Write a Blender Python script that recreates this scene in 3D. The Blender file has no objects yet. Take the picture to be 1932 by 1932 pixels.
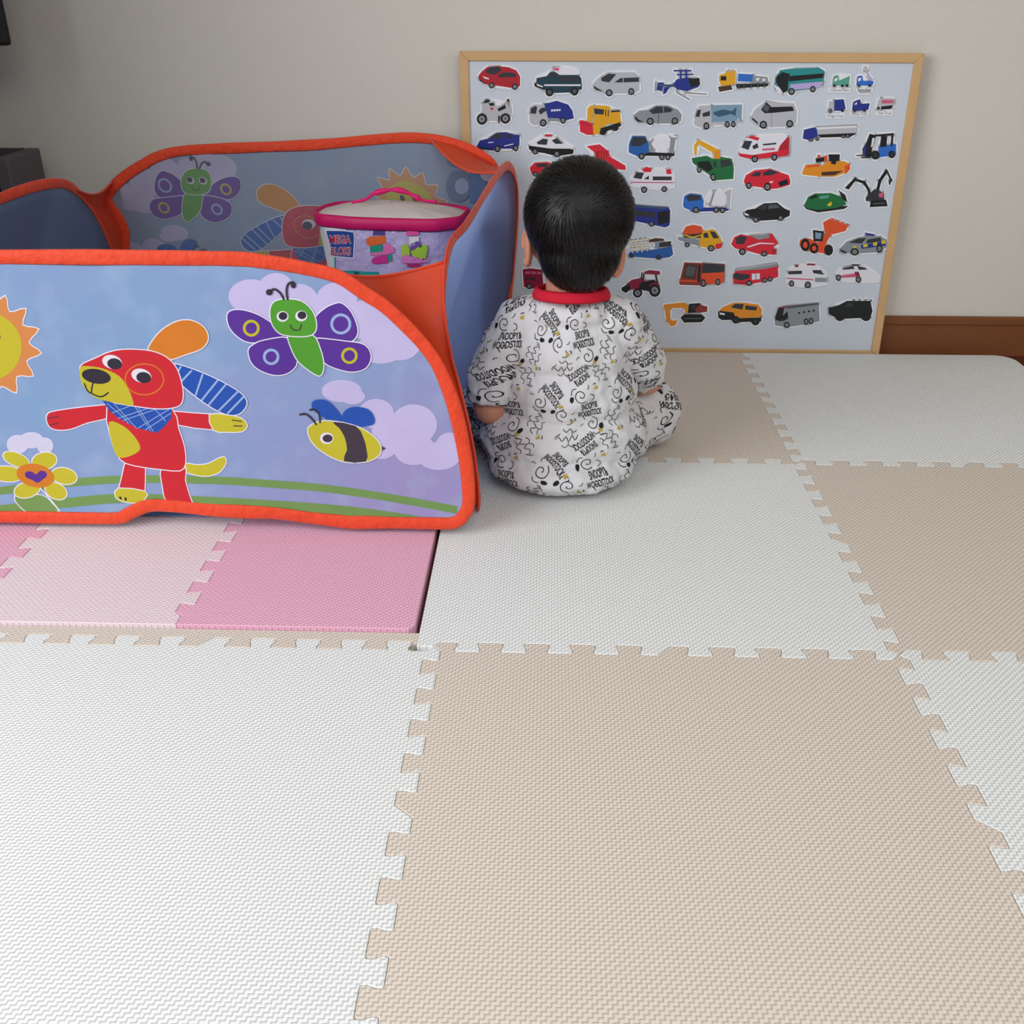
import bpy, bmesh, math, random
from mathutils import Vector, Matrix, noise
from mathutils.bvhtree import BVHTree
random.seed(7)
SC = bpy.context.scene
C = SC.collection
# ------------------------------------------------------------------ camera
CP = Vector((0.14186, -1.10007, 0.76269)); TH, YA, RO, FP = 0.4740, -0.03535, -0.00152, 1927.4
cf = Vector((math.sin(YA)*math.cos(TH), math.cos(YA)*math.cos(TH), -math.sin(TH)))
cr0 = Vector((math.cos(YA), -math.sin(YA), 0)); cu0 = cr0.cross(cf)
cr = cr0*math.cos(RO) + cu0*math.sin(RO); cu = -cr0*math.sin(RO) + cu0*math.cos(RO)
cam = bpy.data.cameras.new('camera'); cam_o = bpy.data.objects.new('camera', cam); C.objects.link(cam_o)
cam.sensor_width = 36; cam.lens = FP/1932*36; cam.clip_start = 0.02
cam_o.matrix_world = Matrix(((cr.x, cu.x, -cf.x, CP.x), (cr.y, cu.y, -cf.y, CP.y), (cr.z, cu.z, -cf.z, CP.z), (0, 0, 0, 1)))
SC.camera = cam_o
# ------------------------------------------------------------------ world, lights, exposure
w = bpy.data.worlds.new('World'); SC.world = w; w.use_nodes = True
bg = w.node_tree.nodes['Background']; bg.inputs[0].default_value = (0.86, 0.93, 1.0, 1); bg.inputs[1].default_value = 0.45
def area(name, loc, to, sx, sy, power, col):
    l = bpy.data.lights.new(name, 'AREA'); l.shape = 'RECTANGLE'; l.size = sx; l.size_y = sy; l.energy = power; l.color = col
    o = bpy.data.objects.new(name, l); C.objects.link(o); o.location = loc
    o.rotation_euler = (Vector(to)-Vector(loc)).to_track_quat('-Z', 'Y').to_euler(); return o
area('window_daylight', (-1.84, -1.30, 1.25), (0.3, 0.1, 0.1), 1.6, 1.6, 60, (0.93, 0.97, 1.0))
area('balcony_daylight', (0.7, -1.75, 1.9), (0.5, -0.6, 0.0), 1.6, 1.0, 23, (0.95, 0.98, 1.0))
area('side_fill', (2.55, -0.9, 1.2), (0.1, 0.7, 0.2), 1.0, 1.6, 6, (0.95, 0.98, 1.0))  # added fill lamp, no doorway there; brightens the playpen's right side
SC.view_settings.view_transform = 'Standard'; SC.view_settings.look = 'None'
SC.view_settings.exposure = 0.0; SC.view_settings.gamma = 1.0; SC.view_settings.use_curve_mapping = False
# ------------------------------------------------------------------ helpers
def ray(x, y): return (cf + cr*((x-966)/FP) - cu*((y-966)/FP))
def on_plane(x, y, p, n):
    d = ray(x, y); n = Vector(n); return CP + d*((Vector(p)-CP).dot(n)/d.dot(n))
def lin(h):
    h = h.lstrip('#'); v = [int(h[i:i+2], 16)/255 for i in (0, 2, 4)]
    return tuple((c/12.92 if c <= .04045 else ((c+.055)/1.055)**2.4) for c in v) + (1,)
MATS = {}
def mat(name, col, rough=.6, bump=0, bscale=300, spec=.3, sheen=0, var=0, vscale=5, metal=0, alpha=0, trans=0, bdist=.001):
    if name in MATS: return MATS[name]
    m = bpy.data.materials.new(name); m.use_nodes = True; nt = m.node_tree; N = nt.nodes; L = nt.links
    b = N['Principled BSDF']; c = lin(col) if isinstance(col, str) else col
    b.inputs['Base Color'].default_value = c; b.inputs['Roughness'].default_value = rough
    b.inputs['Specular IOR Level'].default_value = spec; b.inputs['Metallic'].default_value = metal
    if sheen: b.inputs['Sheen Weight'].default_value = sheen
    tc = N.new('ShaderNodeTexCoord')
    if bump:
        n = N.new('ShaderNodeTexNoise'); n.inputs['Scale'].default_value = bscale; n.inputs['Detail'].default_value = 3
        L.new(tc.outputs['Object'], n.inputs['Vector'])
        bp = N.new('ShaderNodeBump'); bp.inputs['Strength'].default_value = bump; bp.inputs['Distance'].default_value = bdist
        L.new(n.outputs['Fac'], bp.inputs['Height']); L.new(bp.outputs['Normal'], b.inputs['Normal'])
    if var:
        n = N.new('ShaderNodeTexNoise'); n.inputs['Scale'].default_value = vscale; n.inputs['Detail'].default_value = 4
        L.new(tc.outputs['Object'], n.inputs['Vector'])
        mx = N.new('ShaderNodeMix'); mx.data_type = 'RGBA'
        mx.inputs[6].default_value = tuple(max(0, v*(1-var)) for v in c[:3]) + (1,)
        mx.inputs[7].default_value = tuple(min(1, v*(1+var)) for v in c[:3]) + (1,)
        L.new(n.outputs['Fac'], mx.inputs[0]); L.new(mx.outputs[2], b.inputs['Base Color'])
    if alpha or trans:
        out = N['Material Output']; sh = b.outputs[0]
        if trans:
            t = N.new('ShaderNodeBsdfTranslucent'); t.inputs[0].default_value = c
            if b.inputs['Base Color'].is_linked: L.new(b.inputs['Base Color'].links[0].from_socket, t.inputs[0])
            a = N.new('ShaderNodeMixShader'); a.inputs[0].default_value = trans
            L.new(sh, a.inputs[1]); L.new(t.outputs[0], a.inputs[2]); sh = a.outputs[0]
        if alpha:
            t = N.new('ShaderNodeBsdfTransparent'); a = N.new('ShaderNodeMixShader'); a.inputs[0].default_value = alpha
            L.new(sh, a.inputs[1]); L.new(t.outputs[0], a.inputs[2]); sh = a.outputs[0]
        L.new(sh, out.inputs[0])
    MATS[name] = m; return m
class MB:
    """collects geometry of one object; material index by material"""
    def __init__(s): s.v = []; s.f = []; s.m = []; s.mats = []; s.sm = []
    def mi(s, m):
        if m not in s.mats: s.mats.append(m)
        return s.mats.index(m)
    def add(s, vs, fs, m, smooth=False):
        o = len(s.v); s.v += [tuple(v) for v in vs]; k = s.mi(m)
        for f in fs: s.f.append([i+o for i in f]); s.m.append(k); s.sm.append(smooth)
    def box(s, x0, x1, y0, y1, z0, z1, m, M=None):
        vs = [Vector((x, y, z)) for x in (x0, x1) for y in (y0, y1) for z in (z0, z1)]
        if M: vs = [M @ v for v in vs]
        s.add(vs, [(0, 1, 3, 2), (4, 6, 7, 5), (0, 4, 5, 1), (2, 3, 7, 6), (0, 2, 6, 4), (1, 5, 7, 3)], m)
    def ell(s, c, r, m, M=None, seg=24, rings=14):
        vs = []; fs = []
        for i in range(rings+1):
            a = math.pi*i/rings
            for j in range(seg):
                b = 2*math.pi*j/seg
                v = Vector((math.sin(a)*math.cos(b)*r[0], math.sin(a)*math.sin(b)*r[1], math.cos(a)*r[2]))
                vs.append((M @ v if M else v) + Vector(c))
        for i in range(rings):
            for j in range(seg):
                a, b2 = i*seg+j, i*seg+(j+1) % seg
                if i == 0: fs.append((a, a+seg, b2+seg))
                elif i == rings-1: fs.append((a, a+seg, b2))
                else: fs.append((a, a+seg, b2+seg, b2))
        s.add(vs, fs, m, True)
    def tube(s, pts, rad, m, seg=10, caps=True):
        """tapered tube through points; rad number or list"""
        pts = [Vector(p) for p in pts]; n = len(pts); rad = rad if isinstance(rad, (list, tuple)) else [rad]*n
        vs = []; up = None
        for i, p in enumerate(pts):
            t = (pts[min(i+1, n-1)]-pts[max(i-1, 0)]).normalized()
            if up is None: up = t.orthogonal().normalized()
            up = (up - t*up.dot(t)).normalized(); q = t.cross(up)
            for j in range(seg):
                a = 2*math.pi*j/seg; vs.append(p + (up*math.cos(a)+q*math.sin(a))*rad[i])
        fs = [(i*seg+j, i*seg+(j+1) % seg, (i+1)*seg+(j+1) % seg, (i+1)*seg+j) for i in range(n-1) for j in range(seg)]
        if caps: fs += [tuple(range(seg))[::-1], tuple((n-1)*seg+j for j in range(seg))]
        s.add(vs, fs, m, True)
    def cap(s, a, b, ra, rb, m):
        a = Vector(a); b = Vector(b)
        s.tube([a.lerp(b, t/6) for t in range(7)], [ra+(rb-ra)*t/6 for t in range(7)], m, 16)
        s.ell(a, (ra, ra, ra), m, seg=16, rings=10); s.ell(b, (rb, rb, rb), m, seg=16, rings=10)
    def build(s, name, parent=None, loc=None):
        me = bpy.data.meshes.new(name)
        o = bpy.data.objects.new(name, me); C.objects.link(o)
        off = Vector(loc) if loc else Vector((0, 0, 0))
        me.from_pydata([tuple(Vector(v)-off) for v in s.v], [], s.f)
        for m in s.mats: me.materials.append(m)
        me.polygons.foreach_set('material_index', s.m); me.polygons.foreach_set('use_smooth', s.sm); me.update()
        if parent:
            o.parent = parent; o.location = off - parent.location if not parent.rotation_euler.z else off
        else: o.location = off
        return o
def tag(o, label, cat, group=None, kind=None):
    o['label'] = label
    if cat: o['category'] = cat
    if group: o['group'] = group
    if kind: o['kind'] = kind
    return o
def empty(name, loc, label, cat, group=None):
    o = bpy.data.objects.new(name, None); C.objects.link(o); o.location = loc; o.empty_display_size = .05
    return tag(o, label, cat, group)
def struct(o): o['kind'] = 'structure'; return o
def bevel(o, w, seg=2):
    b = o.modifiers.new('bevel', 'BEVEL'); b.width = w; b.segments = seg; b.limit_method = 'ANGLE'; return o
def hull2(pts):
    pts = sorted(set((round(x, 6), round(y, 6)) for x, y in pts))
    def half(ps):
        h = []
        for p in ps:
            while len(h) > 1 and (h[-1][0]-h[-2][0])*(p[1]-h[-2][1])-(h[-1][1]-h[-2][1])*(p[0]-h[-2][0]) <= 0: h.pop()
            h.append(p)
        return h
    a = half(pts); b = half(pts[::-1]); return a[:-1]+b[:-1]
def grow(pts, r, k=10): return hull2([(x+r*math.cos(2*math.pi*i/k), y+r*math.sin(2*math.pi*i/k)) for x, y in pts for i in range(k)])
def offs(pts, r):
    """offset a closed polygon along its vertex normals (r > 0 outward)"""
    n = len(pts); A = sum(pts[i][0]*pts[(i+1) % n][1]-pts[(i+1) % n][0]*pts[i][1] for i in range(n)); s = 1 if A > 0 else -1
    out = []
    for i in range(n):
        p0 = Vector(pts[i-1]); p = Vector(pts[i]); p1 = Vector(pts[(i+1) % n])
        e0 = (p-p0); e1 = (p1-p)
        e0 = e0.normalized() if e0.length else e0; e1 = e1.normalized() if e1.length else e1
        m = Vector((e0.y+e1.y, -(e0.x+e1.x))); L = m.length
        if L < 1e-9: out.append(tuple(p)); continue
        m /= L; k = max(.5, L/2)
        out.append((p.x+m.x*r*s/k, p.y+m.y*r*s/k))
    return out
def smooth(pts, n=4, closed=True):
    out = []; N = len(pts)
    rng = range(N) if closed else range(N-1)
    for i in rng:
        g = (lambda k: pts[k % N]) if closed else (lambda k: pts[min(max(k, 0), N-1)])
        a, b, c, d = [Vector(g(i+k)) for k in (-1, 0, 1, 2)]
        for j in range(n):
            t = j/n; out.append(tuple(.5*((2*b)+(c-a)*t+(2*a-5*b+4*c-d)*t*t+(3*b-a-3*c+d)*t**3)))
    if not closed: out.append(tuple(pts[-1]))
    return out
def ellp(cx, cy, rx, ry, rot=0, n=28):
    r = math.radians(rot); return [(cx+rx*math.cos(a)*math.cos(r)-ry*math.sin(a)*math.sin(r), cy+rx*math.cos(a)*math.sin(r)+ry*math.sin(a)*math.cos(r)) for a in [2*math.pi*i/n for i in range(n)]]
def strip(pts, w):
    """polyline to a ribbon polygon of width w"""
    P = [Vector(p) for p in pts]; A = []; B = []
    for i, p in enumerate(P):
        t = (P[min(i+1, len(P)-1)]-P[max(i-1, 0)]).normalized(); n = Vector((-t.y, t.x))*w/2
        A.append(tuple(p+n)); B.append(tuple(p-n))
    return A+B[::-1]
def S(s): return [tuple(float(v) for v in q.split(',')) for q in s.split()]

# ================================================================== structure
def floor_mat():
    m = mat('dark_wood_floor', '#5a2a1c', .35, .1, 60, .4, var=.25, vscale=9); return m
def wall_mat():
    return mat('cream_wallpaper', '#d6d0c6', .9, .5, 420, .1, var=.015, vscale=60, bdist=.0008)
mb = MB(); mb.box(-1.95, 2.7, -3.6, 1.275, -.06, -.016, floor_mat()); struct(mb.build('floor'))
mb = MB(); mb.box(-1.95, 2.7, 1.275, 1.33, -.06, 2.4, wall_mat()); struct(mb.build('wall_back'))
mb = MB()
mb.box(-1.95, -1.9, -.35, 1.275, -.016, 2.4, wall_mat()); mb.box(-1.95, -1.9, -2.2, -.35, -.016, .35, wall_mat())
mb.box(-1.95, -1.9, -2.2, -.35, 2.1, 2.4, wall_mat()); mb.box(-1.95, -1.9, -3.6, -2.2, -.016, 2.4, wall_mat()); struct(mb.build('wall_left'))
mb = MB(); mb.box(2.65, 2.7, -3.6, 1.275, -.016, 2.4, wall_mat()); struct(mb.build('wall_right'))
mb = MB(); mb.box(-1.95, 2.7, -3.6, 1.33, 2.4, 2.45, mat('white_ceiling', '#dcd8d0', .9)); struct(mb.build('ceiling'))
wb = mat('brown_baseboard_wood', '#7c4a2a', .45, .15, 90, .3, var=.18, vscale=7)
mb = MB()
mb.add([(x, y, z) for x in (-1.9, 2.65) for y, z in ((1.275, -.016), (1.264, -.016), (1.264, .052), (1.266, .054), (1.266, .057), (1.262, .060), (1.262, .073), (1.266, .077), (1.275, .077))],
       [tuple(range(9)), tuple(range(17, 8, -1))]+[(i, i+9, (i+1) % 9+9, (i+1) % 9) for i in range(9)], wb)
struct(mb.build('baseboard_back'))

# ================================================================== foam mats
def foam(name, col, amp=1.0):
    m = bpy.data.materials.new(name); m.use_nodes = True; nt = m.node_tree; N = nt.nodes; L = nt.links
    b = N['Principled BSDF']; b.inputs['Base Color'].default_value = lin(col); b.inputs['Roughness'].default_value = .62
    b.inputs['Specular IOR Level'].default_value = .25
    g = N.new('ShaderNodeNewGeometry'); sx = N.new('ShaderNodeSeparateXYZ'); L.new(g.outputs['Position'], sx.inputs[0])
    def M(op, a, b_=None):
        n = N.new('ShaderNodeMath'); n.operation = op
        for i, v in enumerate((a, b_)):
            if v is None: continue
            if isinstance(v, (int, float)): n.inputs[i].default_value = v
            else: L.new(v, n.inputs[i])
        return n.outputs[0]
    P = 1/.0043
    u = M('MULTIPLY', sx.outputs[0], P); v = M('MULTIPLY', sx.outputs[1], P)
    par = M('MODULO', M('ADD', M('ADD', M('FLOOR', u), M('FLOOR', v)), 10000), 2)
    par = M('ROUND', par)
    su = M('ABSOLUTE', M('SINE', M('MULTIPLY', u, math.pi))); sv = M('ABSOLUTE', M('SINE', M('MULTIPLY', v, math.pi)))
    su = M('POWER', su, .6); sv = M('POWER', sv, .6)
    hh = M('ADD', M('MULTIPLY', par, su), M('MULTIPLY', M('SUBTRACT', 1, par), sv))
    bp = N.new('ShaderNodeBump'); bp.inputs['Strength'].default_value = .75*amp; bp.inputs['Distance'].default_value = .0011
    L.new(hh, bp.inputs['Height']); L.new(bp.outputs['Normal'], b.inputs['Normal'])
    MATS[name] = m; return m
WHITE = foam('white_foam', '#e8e9e7'); BEIGE = foam('beige_foam', '#dbcec1'); PINK = foam('pink_foam', '#eab0c6'); LPINK = foam('pale_pink_foam', '#ecd7dc')
PER = .06; AM = .0105
def edge_curve(n):
    """seam between two mats along +u from 0 to n*PER; returns (u, s): s>0 = knob of the mat on the left-hand... outward"""
    pts = [(0, 0)]; wd = .0015; r = .0028
    mid = n*PER/2
    # outward knob on [k+.5, k+1], inward notch on [k, k+.5]
    u0 = .0095
    pts.append((u0, -AM))
    for k in range(n):
        a = (k+.5)*PER; b = (k+1)*PER
        # rising flank at a : from -AM to +AM with dovetail (outward knob is wider at its head)
        pts += [(a+wd-r, -AM), (a+wd-.0005, -AM+.0008), (a+wd, -AM+r), (a+wd, -AM+.006), (a, 0), (a-wd, AM-.006), (a-wd, AM-r), (a-wd+.0005, AM-.0008), (a-wd+r, AM)]
        if abs(b-mid) < 1e-6: pts += [(b-.009, AM), (b+.009, -AM)]
        elif k == n-1: pts += [(b-.0095, AM)]
        else: pts += [(b+wd-r, AM), (b+wd-.0005, AM-.0008), (b+wd, AM-r), (b+wd, AM-.006), (b, 0), (b-wd, -AM+.006), (b-wd, -AM+r), (b-wd+.0005, -AM+.0008), (b-wd+r, -AM)]
    pts.append((n*PER, 0))
    return pts
def tile_outline(n, straight='', ext=.022, rnd=.045):
    """ccw outline of a mat with corner at origin; straight: letters of plain edges B R T L"""
    W = n*PER; E = edge_curve(n); out = []
    xl = -ext if 'L' in straight else 0; xr = W+ext if 'R' in straight else W
    yb = -ext if 'B' in straight else 0; yt = W+ext if 'T' in straight else W
    def arc(cx, cy, a0):
        return [(cx+rnd*math.cos(math.radians(a0+t*15)), cy+rnd*math.sin(math.radians(a0+t*15))) for t in range(7)]
    sides = 'BRTL'
    for i, sd in enumerate(sides):
        nxt = sides[(i+1) % 4]; prv = sides[i-1]
        if sd in straight:
            # corner handling at the end of this side
            if nxt in straight:
                cx = {'B': xr-rnd, 'R': xr-rnd, 'T': xl+rnd, 'L': xl+rnd}[sd]; cy = {'B': yb+rnd, 'R': yt-rnd, 'T': yt-rnd, 'L': yb+rnd}[sd]
                out += arc(cx, cy, {'B': -90, 'R': 0, 'T': 90, 'L': 180}[sd])
            else:
                out.append({'B': (xr, yb), 'R': (xr, yt), 'T': (xl, yt), 'L': (xl, yb)}[sd])
        else:
            pts = E
            if nxt in straight: pts = pts[:-1]+[(W, AM if False else 0)]
            else: pts = pts[:-1]
            for u, s in pts:
                out.append({'B': (u, -s), 'R': (W+s, u), 'T': (W-u, W+s), 'L': (-s, W-u)}[sd])
            if nxt in straight:
                out.append({'B': (xr, 0), 'R': (W, yt), 'T': (xl, W), 'L': (0, yb)}[sd])
            if prv in straight:
                j = {'B': (xl, 0), 'R': (W, yb), 'T': (xr, W), 'L': (0, yt)}[sd]
    res = []
    for p in out:
        if not res or (abs(p[0]-res[-1][0])+abs(p[1]-res[-1][1])) > 1e-5: res.append(p)
    return res
def slab(mb, pts, z0, z1, m, bev=.0009, gap=.0003):
    A = sum(pts[i][0]*pts[(i+1) % len(pts)][1]-pts[(i+1) % len(pts)][0]*pts[i][1] for i in range(len(pts)))
    if A < 0: pts = pts[::-1]
    a = offs(pts, -gap); b = offs(pts, -gap-bev); n = len(a)
    vs = [(x, y, z0) for x, y in a]+[(x, y, z1-bev) for x, y in a]+[(x, y, z1) for x, y in b]
    fs = [tuple(range(n))[::-1], tuple(2*n+i for i in range(n))]
    fs += [(i, (i+1) % n, n+(i+1) % n, n+i) for i in range(n)]+[(n+i, n+(i+1) % n, 2*n+(i+1) % n, 2*n+i) for i in range(n)]
    mb.add(vs, fs, m)
def mat_tile(ix, iy, m, straight, label, group):
    mb = MB(); slab(mb, [(x+ix*.6, y+iy*.6) for x, y in tile_outline(10, straight)], -.0155, 0, m)
    o = mb.build('foam_floor_mat', loc=(ix*.6+.3, iy*.6+.3, -.0155)); tag(o, label, 'floor mat', group)
G1 = 'large interlocking white and beige floor mats'
mat_tile(-1, -1, WHITE, '', 'large white foam mat filling the lower left foreground', G1)
mat_tile(0, -1, BEIGE, '', 'large beige foam mat in the centre foreground, nearest beige one', G1)
mat_tile(1, -1, WHITE, 'R', 'white foam mat cut off by the right edge of the picture in the foreground', G1)
mat_tile(0, 0, WHITE, 'L', 'white foam mat on which the sitting child rests, right of the pink mats', G1)
mat_tile(1, 0, BEIGE, 'R', 'beige foam mat at the right, behind the foreground and right of the child', G1)
mat_tile(0, 1, BEIGE, 'LT', 'beige foam mat in front of the vehicle board, right behind the child', G1)
mat_tile(1, 1, WHITE, 'RT', 'white foam mat by the brown baseboard, with a rounded outer corner', G1)
# beige edging strip under the pink mats
E = edge_curve(10); pts = [(u-.6, -s) for u, s in E]; pts[-1] = (-.03, 0.0)
pts = [p for p in pts if p[0] <= -.012] + [(-.014, .012), (-.020, .0305), (-.6, .0305)]
mb = MB(); slab(mb, pts, -.0155, -.0002, BEIGE)
tag(mb.build('mat_edging', loc=(-.3, 0, -.0155)), 'narrow beige foam edging strip between the pink mats and the big white mat', 'mat edging')
G2 = 'small pink and pale pink floor mats'
k = 0
def pink_out(straight): return tile_outline(5, straight, ext=.022, rnd=.012)
cols = [-.35, -.65, -.95, -1.25]; rows = [.056, .356, .656, .956]
for ci, x in enumerate(cols):
    for ri, y in enumerate(rows):
        if ci == 3: continue
        mt = PINK if (ci+ri) % 2 == 0 else LPINK
        st = ('R' if ci == 0 else '')+('B' if ri == 0 else '')+('T' if ri == 3 else '')
        mb = MB(); slab(mb, [(a+x, min(b+y, 1.262)) for a, b in pink_out(st)], -.0155, .0035, mt)
        o = mb.build('small_foam_mat', loc=(x+.15, y+.15, -.0155))
        cn = 'pink' if mt is PINK else 'pale pink'
        if ri == 0: lb = ['deep pink small foam mat at the right end of the row before the playpen', 'pale pink small foam mat in the row before the playpen', 'pink small foam mat cut off by the left edge before the playpen', 'pale pink small foam mat out past the left end of the playpen'][ci]
        else: lb = f'{cn} small mat under the playpen, {["first","second","third","fourth"][ci]} from child, {["","second row","third row","wall row"][ri]}'
        tag(o, lb, 'floor mat', G2)

# ================================================================== magnet board
BW, BH = .965, .655; a = math.radians(.35)
BO = Vector((-.0435, 1.2325, -.010)); BX = Vector((math.cos(a), 0, -math.sin(a))*1); BZ = Vector((math.sin(a)*-1.6, .02, 1)).normalized()
BX = Vector((1, 0, -.004)).normalized(); BZ = Vector((-.010, .018, 1)).normalized(); BN = BX.cross(BZ).normalized()  # BN points to +-Y
if BN.y > 0: BN = -BN
board = empty('magnet_board', BO, 'large whiteboard in a pale wooden frame covered with vehicle magnets, leaning on the wall', 'board')
def BP(u, v, d=0): return BO+BX*u+BZ*v+BN*d
def prism(mb, pts, d0, d1, m, F=BP, sides=True):
    A = sum(pts[i][0]*pts[(i+1) % len(pts)][1]-pts[(i+1) % len(pts)][0]*pts[i][1] for i in range(len(pts)))
    if A < 0: pts = pts[::-1]
    n = len(pts); vs = [F(x, y, d0) for x, y in pts]+[F(x, y, d1) for x, y in pts]
    fs = [tuple(n+i for i in range(n))]
    if sides: fs += [tuple(range(n))[::-1]]+[(i, (i+1) % n, n+(i+1) % n, n+i) for i in range(n)]
    mb.add(vs, fs, m)
pine = mat('pale_pine_wood', '#cfa878', .5, .12, 120, .3, var=.10, vscale=14)
fw = .0185
mb = MB()
for q in ([(0, 0), (BW, 0), (BW-fw, fw), (fw, fw)], [(0, BH), (BW, BH), (BW-fw, BH-fw), (fw, BH-fw)], [(0, 0), (fw, fw), (fw, BH-fw), (0, BH)], [(BW, 0), (BW-fw, fw), (BW-fw, BH-fw), (BW, BH)]):
    prism(mb, q, -.013, .004, pine)
bevel(mb.build('frame', board, BO), .0015)
mb = MB(); prism(mb, [(fw-.004, fw-.004), (BW-fw+.004, fw-.004), (BW-fw+.004, BH-fw+.004), (fw-.004, BH-fw+.004)], -.009, -.001, mat('white_board_enamel', '#ccd3dd', .4, .02, 200, .4))
mb.build('board_surface', board, BO)
# ---- vehicle magnets: printed pictures cut out with a white rim
PAL = dict(R='#b3202f', r='#d8263a', O='#e2532a', o='#e58f24', Y='#e3a51f', y='#d6c531', N='#27348a', B='#2a5fa8', b='#2f6cc4', T='#2a8c8c', G='#1f6d3c', g='#8d9297', S='#b9bac0', W='#e4e2ea', K='#1c1c20', D='#33363d',
           M='#8e1f3c', P='#b9a8d8', p='#cf5f7e', C='#e9dcc8', H='#22404d', n='#4b3328', F='#7f9bb2', f='#3a5a72', d='#55585e', k='#17201b', Z='#8f3a30', t='#e8e6ec', X='#5aa08c')
def pm(c): return mat('print_'+{'R': 'deep_red', 'r': 'red', 'O': 'orange_red', 'o': 'orange', 'Y': 'amber', 'y': 'yellow', 'N': 'navy', 'B': 'blue', 'b': 'bright_blue', 'T': 'teal', 'G': 'green', 'g': 'grey', 'S': 'silver', 'W': 'white', 'K': 'black', 'D': 'dark_glass', 'M': 'maroon', 'P': 'lilac', 'p': 'rose', 'C': 'cream', 'H': 'petrol', 'n': 'brown', 'F': 'pale_blue', 'f': 'slate_blue', 'd': 'mid_grey', 'k': 'dark_olive', 'Z': 'rust', 't': 'off_white', 'X': 'sea_green'}[c], PAL[c], .35, spec=.4)
RIM = mat('white_magnet_rim', '#e9e9ec', .4)
CROPS = {6: (860, 90, 4.2), 7: (1300, 90, 4.2), 8: (1170, 370, 3.645), 4: (860, 280, 2.841)}
def b2(x, y):
    p = on_plane(x, y, BP(0, 0), BN)-BO
    # solve in skewed axes
    a11, a12, a22 = 1, BX.dot(BZ), 1; r1, r2 = p.dot(BX), p.dot(BZ); dt = a11*a22-a12*a12
    return ((r1*a22-r2*a12)/dt, (r2*a11-r1*a12)/dt)
def magnet(label, crop, polys, wheels=(), dark=(), text=None):
    x0, y0, s = CROPS[crop]
    cv = lambda pts: [b2(x0+x/s, y0+y/s) for x, y in pts]
    mb = MB(); lay = []
    for q in polys.split(';'):
        q = q.strip(); lay.append((q[0], cv(S(q[1:]))))
    for wq in wheels:
        x, y, rx = wq[:3]; ry = wq[3] if len(wq) > 3 else rx
        lay.append(('K', cv(ellp(x, y, rx, ry, 0, 14))));
        if rx > 13: lay.append(('g', cv(ellp(x, y, rx*.58, ry*.58, 0, 12)))); lay.append(('d', cv(ellp(x, y, rx*.25, ry*.25, 0, 8))))
    for x, y, rx, ry, hub in dark:
        lay.append(('K', cv(ellp(x, y, rx, ry, 0, 14))))
        if hub: lay.append((hub, cv(ellp(x, y, rx*.5, ry*.5, 0, 12))))
    seen = []
    allp = [p for _, l in lay for p in l]; cx = sum(p[0] for p in allp)/len(allp); cy = sum(p[1] for p in allp)/len(allp)
    for c, l in lay:
        h = grow(l, .0036); seen.append(h)
    big = [h for h in seen]
    for i, h in enumerate(big): prism(mb, h, -.0008, .0008, RIM)
    for i, (c, l) in enumerate(lay):
        prism(mb, l, .0008, .00092+i*.00006, pm(c))
    if text:
        for ln, tx, ty, tw in text:
            tp = text_polys(ln); wd = max(p[0] for f in tp[0] for p in [f]) or 1
            vs, fs = tp; u0, v0 = cv([(tx, ty)])[0]; u1, _ = cv([(tx+tw, ty)])[0]; k = (u1-u0)/wd
            prism(mb, grow([(u0, v0), (u1, v0), (u1, v0+k*.7), (u0, v0+k*.7)], .003), -.0008, .0008, RIM)
            mb.add([BP(u0+x*k, v0+y*k*1.1, .00098) for x, y in vs], fs, pm('d'))
    o = mb.build('vehicle_magnet', loc=BP(cx, cy, 0)); tag(o, label, 'magnet', 'vehicle picture magnets on the whiteboard')
_tc = {}
def text_polys(t, bold=.0):
    if (t, bold) in _tc: return _tc[(t, bold)]
    cu_ = bpy.data.curves.new('tmp', 'FONT'); cu_.body = t; cu_.size = 1; cu_.offset = bold; cu_.resolution_u = 3; cu_.space_line = .78; cu_.align_x = 'LEFT'
    o = bpy.data.objects.new('tmp', cu_); C.objects.link(o)
    bpy.context.view_layer.update(); dg = bpy.context.evaluated_depsgraph_get(); me = o.evaluated_get(dg).to_mesh()
    vs = [(v.co.x, v.co.y) for v in me.vertices]; fs = [tuple(p.vertices) for p in me.polygons]
    o.evaluated_get(dg).to_mesh_clear(); bpy.data.objects.remove(o); bpy.data.curves.remove(cu_)
    _tc[(t, bold)] = (vs, fs); return vs, fs
magnet('red hatchback car magnet in the top left corner of the board', 6, 'R178,225 205,190 245,155 330,145 420,155 480,180 510,230 510,300 470,325 440,318 320,300 270,300 215,275 185,250;D235,185 270,155 345,150 362,180 310,215 240,200;D335,215 380,195 440,195 485,215 475,232 340,235;t212,224 262,242 264,252 228,244;K182,240 215,268 240,285 230,286 190,262;D395,196 400,196 402,233 397,233', [(283,297,22,25),(468,308,22,25)])
magnet('dark green off-road car magnet with white roof sign, second in the top row', 6, 'H640,240 720,225 750,190 960,205 995,240 1000,330 900,355 740,360 700,330 635,300;W775,150 920,160 970,185 975,215 820,215 775,180;p775,155 820,160 815,185 778,178;D735,225 765,195 820,215 815,240;D830,225 960,220 985,265 825,265;W700,290 990,290 990,303 700,303;K620,275 700,310 700,335 625,305;t640,285 690,305 690,315 645,300', dark=[(742,352,32,34,'d'),(940,345,32,34,'d')])
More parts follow.
